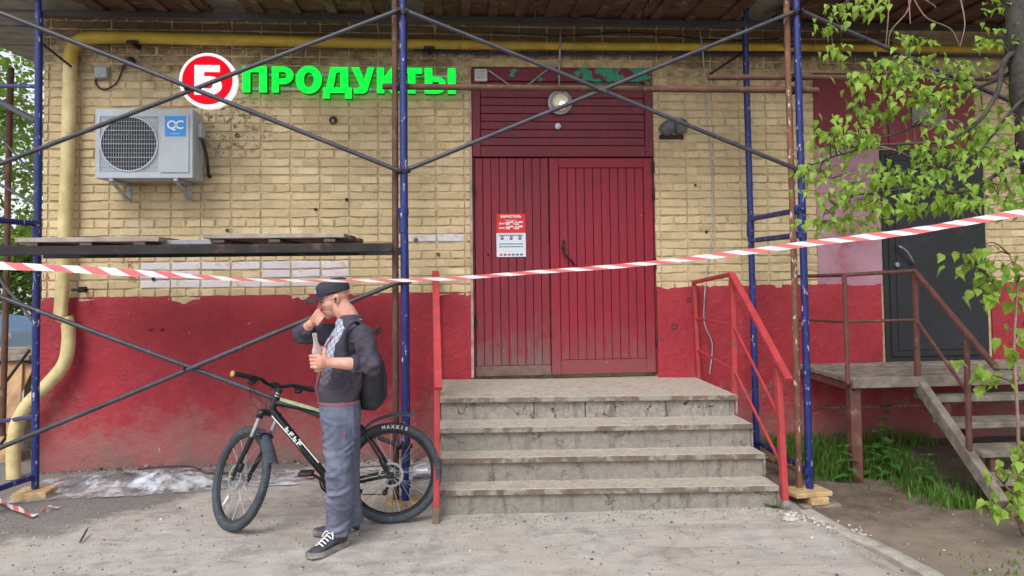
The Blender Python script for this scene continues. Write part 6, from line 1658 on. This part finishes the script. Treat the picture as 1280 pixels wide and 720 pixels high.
def grass():
    r = random.Random(12); m = MB()
    spots = []
    for i in range(4800):
        u_ = r.random()
        if u_ < .48: x, y = r.gauss(3.12, .20), -r.uniform(.10, .92); h_ = r.uniform(.05, .16)
        elif u_ < .86: x, y = r.gauss(3.70, .13), -r.uniform(.3, 1.65); h_ = r.uniform(.05, .15)
        elif u_ < .93: x, y = r.uniform(2.75, 4.4), -r.uniform(.04, .3); h_ = r.uniform(.08, .2)
        elif u_ < .97: x, y = r.uniform(2.9, 3.9), -r.uniform(2.4, 3.0); h_ = r.uniform(.02, .05)
        else: continue
        if x < 2.8 and x > 0: continue
        if abs(x - 3.8) < .06 and y < -.8: continue
        a = r.uniform(0, 6.28); w_ = r.uniform(.004, .009); b_ = r.uniform(.02, .55) * h_
        d_ = V(math.cos(a), math.sin(a), 0); s_ = V(-d_.y, d_.x, 0)
        p = V(x, y, gz(x, y) - .01)
        vs = []
        for t in (0, .35, .7): vs += [p + UP * h_ * t + d_ * b_ * t * t - s_ * w_ * (1 - t * .6), p + UP * h_ * t + d_ * b_ * t * t + s_ * w_ * (1 - t * .6)]
        vs.append(p + UP * h_ * .96 + d_ * b_)
        m.add(vs, [(0, 1, 3, 2), (2, 3, 5, 4), (4, 5, 6)])
    o = m.build('grass', M_GRASS); tag(o, 'green grass tufts under the side porch and along the wall foot', 'grass', kind='stuff')
grass()
NV = [(0, 0), (.22, .12), (.30, .34), (.22, .62), (.1, .82), (0, 1), (-.1, .82), (-.22, .62), (-.30, .34), (-.22, .12)]
def weed(base, h_, pairs, label, seed, size=.13):
    r = random.Random(seed); R = thing('weed_plant', base, label, 'weed', 'weeds growing by the steps'); b_ = V(*base)
    tip = b_ + V(r.uniform(-.03, .03), r.uniform(-.03, .03), h_)
    q = MB(); q.tube([b_, lerp(b_, tip, .5) + V(.008, 0, 0), tip], [.005, .004, .002], 6); q.build('stem', M_WEED, R, smooth=60)
    for i in range(pairs):
        t = .25 + .75 * i / max(1, pairs - 1); p = lerp(b_, tip, t); az = i * 1.57 + r.uniform(-.3, .3)
        for s_ in (0, math.pi):
            L = size * r.uniform(.7, 1.15) * (1.15 - .5 * t); d_ = V(math.cos(az + s_), math.sin(az + s_), .35 - .5 * (1 - t)).normalized(); n_ = (UP - d_ * d_.z).normalized(); x_ = d_.cross(n_)
            vs = [p + d_ * (L * v) + x_ * (L * u_) + n_ * (abs(u_) * L * .25 - v * v * L * .25) for u_, v in NV] + [p + d_ * L * .45]
            q = MB(); q.add(vs, [(10, k, (k + 1) % 10) for k in range(10)]); q.build('leaf', M_WEED, R, smooth=60)
for i, (x, y, h_, pr_) in enumerate(((3.50, -.35, .40, 6), (3.60, -.70, .42, 7), (3.72, -.50, .46, 7), (3.52, -.95, .32, 5), (3.66, -1.15, .28, 5), (3.16, -.98, .30, 5), (3.38, -.90, .26, 5))):
    weed((x, y, gz(x, y) - .01), h_, pr_, ['tall nettle by the wall under the side porch', 'leafy nettle leaning out from under the porch edge', 'tallest nettle just behind the porch stringer', 'short nettle before the porch support', 'small nettle at the foot of the porch stringer', 'small weed beside the brown porch support post', 'low weed among the grass between the post and the nettles'][i], 50 + i)
def rosette():
    x, y = (2.196, -1.722, 0)[:2]; b_ = V(x, y, gz(x, y)); R = thing('dandelion', b_, 'small dandelion rosette at the foot of the right stair railing', 'weed'); r = random.Random(3)
    for i in range(9):
        a = i * .7 + r.uniform(-.2, .2); d_ = V(math.cos(a), math.sin(a), r.uniform(.3, 1.0)).normalized(); x_ = d_.cross(UP).normalized(); L = r.uniform(.06, .11); n_ = x_.cross(d_)
        vs = [b_ + d_ * (L * v) + x_ * (L * u_ * .5) - n_ * (v * v * L * .3) for u_, v in NV]
        q = MB(); q.add(vs, [tuple(range(10))]); q.build('leaf', M_WEED, R, smooth=60)
rosette()

# ------------------------------------------------------------------ film, litter, stones on the ground
def film():
    k = N('white_film'); p = k.pos()
    col = k.mix(k.ramp(k.noise(p, 5, 4), .35, .65), lin(200, 206, 216), lin(164, 160, 158))
    k.fin(col, 0.22, 0, 0.6)
    k.b.inputs['Alpha'].default_value = 1.0
    tr = k.n('ShaderNodeBsdfTransparent'); mx = k.n('ShaderNodeMixShader')
    f_ = k.math('MULTIPLY', k.ramp(k.noise(p, 4.5, 5, .7), .38, .58), .85)
    k.set(mx.inputs[0], f_); k.t.links.new(k.b.outputs[0], mx.inputs[1]); k.t.links.new(tr.outputs[0], mx.inputs[2]); k.t.links.new(mx.outputs[0], k.out.inputs[0])
    m = MB(); nx, ny = 190, 46; vs = []; fs = []
    fe = [(-3.35, -.93), (-2.9, -.95), (-2.3, -.92), (-1.64, -.80), (-1.04, -.77), (-.5, -.80), (-.18, -.85)]
    be = [(-3.35, -.30), (-3.0, -.12), (-2.2, -.10), (-1.4, -.30), (-.9, -.36), (-.18, -.35)]
    def ip(l, x):
        for a, b in zip(l[:-1], l[1:]):
            if a[0] <= x <= b[0]: t = (x - a[0]) / (b[0] - a[0]); return a[1] + (b[1] - a[1]) * t
        return l[-1][1]
    for i in range(nx + 1):
        x = -3.35 + (3.35 - .18) * i / nx
        y0, y1 = ip(fe, x) + .04 * fbm(x * 4, 0, 0), ip(be, x) + .08 * fbm(x * 4, 3, 0)
        for j in range(ny + 1):
            y = y0 + (y1 - y0) * j / ny
            e = min(1, j / 5, (ny - j) / 5, i / 6, (nx - i) / 6)
            heap = .075 * math.exp(-(((x + 2.25) / .32) ** 2 + ((y + .62) / .18) ** 2)) + .05 * math.exp(-(((x + 2.75) / .25) ** 2 + ((y + .5) / .15) ** 2))
            ridge = abs(noise.noise(Vector((x * 5, y * 8, 0)))) * .035 + abs(noise.noise(Vector((x * 14 + y * 6, y * 19, 4)))) * .022 + abs(noise.noise(Vector((x * 33, y * 36, 9)))) * .009
            z = gz(x, y) + .010 + e * (heap + (ridge) * (.5 + heap * 12))
            vs.append((x + .03 * noise.noise(Vector((x * 6, y * 6, 8))), y, z))
    for i in range(nx):
        for j in range(ny):
            a = i * (ny + 1) + j; fs.append((a, a + ny + 1, a + ny + 2, a + 1))
    m.add(vs, fs); tag(m.build('plastic_film', k.m, smooth=50), 'crumpled translucent white plastic film lying along the foot of the red wall', 'plastic film')
film()
def lump(seed, n=6):
    r = random.Random(seed); q = MB(); q.ell((0, 0, 0), (1, r.uniform(.7, 1), r.uniform(.45, .7)), None, n, 4)
    return [tuple(Vector(v) * r.uniform(.78, 1.15)) for v in q.v], q.f
LU = [lump(i) for i in range(8)]
def scatter(name, n, mats, label, cat, region, size, seed):
    r = random.Random(seed); m = MB()
    for i in range(n):
        x, y = region(r); s_ = r.uniform(*size) * (1 + (r.random() < .06) * 1.0); vs, fs = LU[r.randrange(8)]; a = r.uniform(0, 6.28); ca, sa = math.cos(a), math.sin(a)
        z = gz(x, y) + .25 * s_ + .004 * fbm(x * 9, y * 9, 1.0, 3)
        m.add([(x + s_ * (v[0] * ca - v[1] * sa), y + s_ * (v[0] * sa + v[1] * ca), z + s_ * v[2]) for v in vs], fs, r.randrange(len(mats)))
    o = m.build(name, mats, smooth=60); tag(o, label, cat, kind='stuff')
PB = [simple('pebble_grey', lin(140, 134, 128), None, 9, .9), simple('pebble_dark', lin(92, 84, 78), None, 9, .9), simple('pebble_pale', lin(196, 190, 182), None, 9, .9), simple('pebble_brown', lin(128, 104, 84), None, 9, .9)]
scatter('pebbles', 2600, PB, 'loose pebbles and crumbs scattered over the dusty ground', 'pebbles', lambda r: (r.uniform(-3.4, 4.2), -r.uniform(1.0, 3.3)), (.002, .0065), 1)
scatter('rubble', 260, [PB[2], PB[0]], 'pale crumbs of mortar spilled beside the right scaffold foot', 'rubble', lambda r: (r.gauss(2.45, .12), r.gauss(-1.95, .10)), (.004, .018), 2)
scatter('rubble_by_step', 300, [PB[0], PB[2], PB[3]], 'broken concrete crumbs along the bottom step', 'rubble', lambda r: (r.uniform(-.05, 2.2), r.gauss(-1.79, .05)), (.002, .007), 3)
scatter('wall_foot_debris', 500, [PB[1], PB[0], PB[3]], 'dark dirt and crumbs along the foot of the red wall', 'debris', lambda r: (r.uniform(-3.5, -.2), -abs(r.gauss(.05, .05))), (.004, .014), 4)
def crumple(nm, c, s_, mat, label, cat, seed, flat=.5):
    r = random.Random(seed); q = MB(); q.ell((0, 0, 0), (1, .8, flat), None, 18, 12)
    vs = [Vector(v) * (1 + .55 * noise.noise(Vector(v) * 2.2 + Vector((seed, 0, 0))) + .25 * noise.noise(Vector(v) * 6)) for v in q.v]
    m = MB(); m.add([V(*c) + V(v.x * s_[0], v.y * s_[1], max(v.z * s_[2], -.4 * s_[2]) + .4 * s_[2]) for v in vs], q.f); return tag(m.build(nm, mat, smooth=40), label, cat)
crumple('crumpled_bag', (-1.12, -.62, .02), (.10, .06, .07), simple('pink_wrapper', lin(200, 176, 176), lin(190, 96, 96), 12, .4), 'crumpled pink and white wrapper on the film beside the front wheel', 'wrapper', 1)
crumple('crumpled_bag', (-.22, -.70, .02), (.13, .09, .10), simple('pale_bag', lin(196, 196, 204), lin(150, 150, 160), 8, .35), 'crumpled pale plastic bag behind the rear bicycle wheel', 'plastic bag', 2)
crumple('mortar_blob', (2.186, -1.987, 0), (.05, .035, .02), PB[2], 'white dried mortar blob on the ground by the right railing foot', 'mortar blob', 3)
crumple('mortar_blob', (2.393, -1.939, -0.05), (.10, .06, .03), PB[2], 'larger white mortar spill beside the start of the kerb', 'mortar blob', 4)
q = MB(); tw_ = [V(*(-2.297, -1.904, 0)), V(*(-2.325, -1.775, 0)), V(*(-2.331, -1.731, 0))]
q.tube([tw_[0] + UP * .012, tw_[1] + UP * .03, tw_[2] + UP * .045], [.006, .007, .003], 6); tag(q.build('twig', M_TWIG, smooth=60), 'short dark twig lying on the dusty ground at the lower left', 'twig')
for i, (px_, lab) in enumerate((((-2.35, -.30), 'dark curved rod lying on the film by the wall, the long one'), ((-1.95, -.55), 'dark curved rod lying on the film, the shorter front one'))):
    x, y = px_; q = MB(); L = .42 - .1 * i
    q.tube(spline([(x - L * .6, y - .02, gz(x, y) + .05), (x - .1, y, gz(x, y) + .06), (x + .15, y + .01, gz(x, y) + .055), (x + L * .6, y - .03, gz(x, y) + .04)], 5), .009, 7); tag(q.build('rod', M_TWIG, smooth=60), lab, 'rod')
q = MB()
r = random.Random(9)
for i in range(80):
    x, y = r.uniform(-3.2, 4), -r.uniform(1.2, 3.2); a = r.uniform(0, 6.28); L = r.uniform(.008, .025); z = gz(x, y) + .005
    q.bar((x, y, z), (x + L * math.cos(a), y + L * math.sin(a), z + .004), r.uniform(.003, .008), .002)
tag(q.build('dry_litter', simple('dry_leaf_bits', lin(112, 88, 66), lin(88, 68, 54), 30, .9)), 'bits of dry leaf and bark scattered on the ground', 'litter', kind='stuff')

# ------------------------------------------------------------------ background beyond the building corner
def bg_tree(x, y, h_, cr, seed, label, n=4200):
    r = random.Random(seed); R = thing('yard_tree', (x, y, 0), label, 'tree', 'trees in the yard behind the building')
    tops = []
    q = MB(); q.tube(spline([(x, y, -.1), (x + r.uniform(-.2, .2), y, h_ * .35), (x + r.uniform(-.4, .4), y, h_ * .75)], 5), [.24 - .14 * i / 10 for i in range(11)], 9)
    for i in range(7):
        a = r.uniform(0, 6.28); z0 = h_ * r.uniform(.3, .65); e_ = (x + math.cos(a) * cr * .75, y + math.sin(a) * cr * .75, z0 + h_ * r.uniform(.1, .35)); q.tube(spline([(x, y, z0), lerp((x, y, z0), e_, .5) + V(0, 0, .2), e_], 4), [.09 - .07 * k / 8 for k in range(9)], 6); tops.append(e_)
    q.build('trunk', M_BARK, R, smooth=60)
    cl = [(V(*t) + V(r.gauss(0, cr * .3), r.gauss(0, cr * .3), r.gauss(0, h_ * .08)), r.uniform(.5, 1.0)) for t in tops for _ in range(7)]
    vs = []; fs = []
    for i in range(n):
        c, s_ = cl[r.randrange(len(cl))]; p = c + V(r.gauss(0, .36), r.gauss(0, .36), r.gauss(0, .28)) * s_ * cr * .5
        d_ = V(r.uniform(-1, 1), r.uniform(-1, 1), r.uniform(-1, .3)).normalized(); x_ = d_.cross(V(r.uniform(-1, 1), r.uniform(-1, 1), 1)).normalized(); L = r.uniform(.10, .2)
        o = len(vs); vs += [p, p + d_ * L * .5 + x_ * L * .35, p + d_ * L, p + d_ * L * .5 - x_ * L * .35]; fs.append((o, o + 1, o + 2, o + 3))
    q = MB(); q.add(vs, fs); o = q.build('crown', M_LEAFBG, R); o['kind'] = 'stuff'
bg_tree(-11.2, 9.0, 7.5, 2.4, 1, 'nearest leafy tree behind the building corner', 8000)
bg_tree(-15.3, 16.0, 9.5, 3.0, 2, 'tall tree further back in the yard past the parked car')
bg_tree(-21.0, 26.0, 12.0, 3.6, 3, 'distant tall tree closing the view behind the corner')
bg_tree(-13.0, 22.0, 10.0, 3.0, 4, 'distant tree mostly hidden behind the brick corner')
bg_tree(-27.0, 22.0, 11.0, 3.4, 5, 'distant tree at the far left of the yard')
bg_tree(-12.3, 11.5, 4.2, 2.2, 6, 'low bushy tree behind the parked car', 7000)
bg_tree(-9.6, 9.2, 3.4, 1.8, 7, 'low dark shrub tree right behind the building corner', 6000)
def hedge():
    r = random.Random(40); R = thing('hedge', (-15, 13, 0), 'dense dark green hedge closing the yard behind the parked car', 'hedge'); q = MB()
    for i in range(26): q.tube([(-24 + i * .68, 13, -.1), (-24 + i * .68 + r.uniform(-.2, .2), 13 + r.uniform(-.2, .2), 2.2)], [.05, .02], 5)
    q.build('stems', M_BARK, R)['kind'] = 'stuff'
    vs = []; fs = []
    for i in range(16000):
        x = r.uniform(-24.5, -6.5); z = r.random() ** .8 * (2.7 + .8 * fbm(x * .8, 1, 0)); y = 13 + r.gauss(0, .35); p = V(x, y, z)
        d_ = V(r.uniform(-1, 1), r.uniform(-1, 1), r.uniform(-1, .4)).normalized(); x_ = d_.cross(V(r.uniform(-1, 1), r.uniform(-1, 1), 1)).normalized(); L = r.uniform(.14, .26); o = len(vs)
        vs += [p, p + d_ * L * .5 + x_ * L * .35, p + d_ * L, p + d_ * L * .5 - x_ * L * .35]; fs.append((o, o + 1, o + 2, o + 3))
    q = MB(); q.add(vs, fs); q.build('foliage', M_LEAFBG, R)['kind'] = 'stuff'
hedge()
def car():
    cx, cy = -9.3, 6.6
    R = thing('parked_car', (cx, cy, 0), 'pale blue parked car seen past the building corner', 'car')
    M_CARP = simple('pale_blue_car_paint', lin(120, 150, 186), lin(112, 142, 178), 2, .25); M_GLASS = simple('car_glass', lin(70, 82, 92), lin(90, 104, 112), 2, .1)
    prof = [(-2.1, .35), (-2.12, .62), (-1.95, .86), (-1.35, .92), (-.75, 1.38), (-.2, 1.45), (.7, 1.43), (1.25, 1.02), (1.75, .95), (2.05, .78), (2.1, .4), (1.7, .3), (-1.7, .3)]
    q = MB(); q.prism(prof, -.82, .82, lambda u, v, h: (cx + u, cy + h * (1 - .12 * max(0, v - .9) / .5), v)); q.build('body', M_CARP, R, bev=.05, seg=2)
    win = [(-1.1, .95), (-.68, 1.31), (-.2, 1.37), (.62, 1.35), (1.02, .98)]
    for s_ in (-1, 1):
        q = MB(); q.prism(win, .0, .02, lambda u, v, h: (cx + u, cy + s_ * (.80 - .12 * (v - .9) / .5 * .82 + h), v)); q.build('window', M_GLASS, R)
        for wx in (-1.3, 1.32):
            q = MB(); q.lathe([(0, -.08), (.2, -.09), (.3, -.08), (.32, -.04), (.32, .08)], (cx + wx, cy + s_ * .76, .32), (0, -s_, 0) if s_ > 0 else (0, 1, 0), 24); q.build('wheel', M_BLACK, R, smooth=40)
        q = MB(); q.ell((cx + 2.02, cy + s_ * .6, .70), (.08, .16, .07)); q.build('headlight', M_WHITEPL, R, smooth=60)
    q = MB(); q.add([(cx + 1.235, cy - .66, 1.03), (cx + 1.235, cy + .66, 1.03), (cx + .74, cy + .6, 1.41), (cx + .74, cy - .6, 1.41)], [(0, 1, 2, 3)]); q.v = [(a + .012, b, c + .012) for a, b, c in q.v]; q.build('windscreen', M_GLASS, R)
car()
LS = thing('lumber_stack', (-4.7, .9, 0), 'stack of weathered boards with pale sheets leaning against it round the corner', 'lumber')
for i in range(4):
    q = MB(); q.box(-6.4, -4.02 - .05 * i, .70 + i * .16, .85 + i * .16, .86 + .03 * (i % 2), .91 + .03 * (i % 2)); q.build('board', M_GREYWOOD, LS, bev=.004)
for x in (-6.2, -5.1, -4.15):
    q = MB(); q.box(x - .05, x + .05, .95, 1.05, -.1, .855); q.build('trestle_leg', M_GREYWOOD, LS, bev=.004)
M_PLY = simple('plywood', lin(190, 154, 116), lin(160, 124, 92), 6, .8, 0, bump=.2)
for i in range(7):
    x = -5.9 + i * .29; q = MB(); a = r.uniform(-.25, .25); q.bar((x + .1, .40, gz(x, .4)), (x + .1 + a, .78, .84), .26, .02, (0, 1, .4)); q.build('leaning_sheet', M_PLY, LS, bev=.003)
for i in range(5):
    x = -5.6 + i * .36; q = MB(); q.tube([(x, .30, gz(x, .3) + .01), (x + .55, .62, .97)], .014, 7); q.build('leaning_rod', M_DARKMETAL, LS, smooth=60)
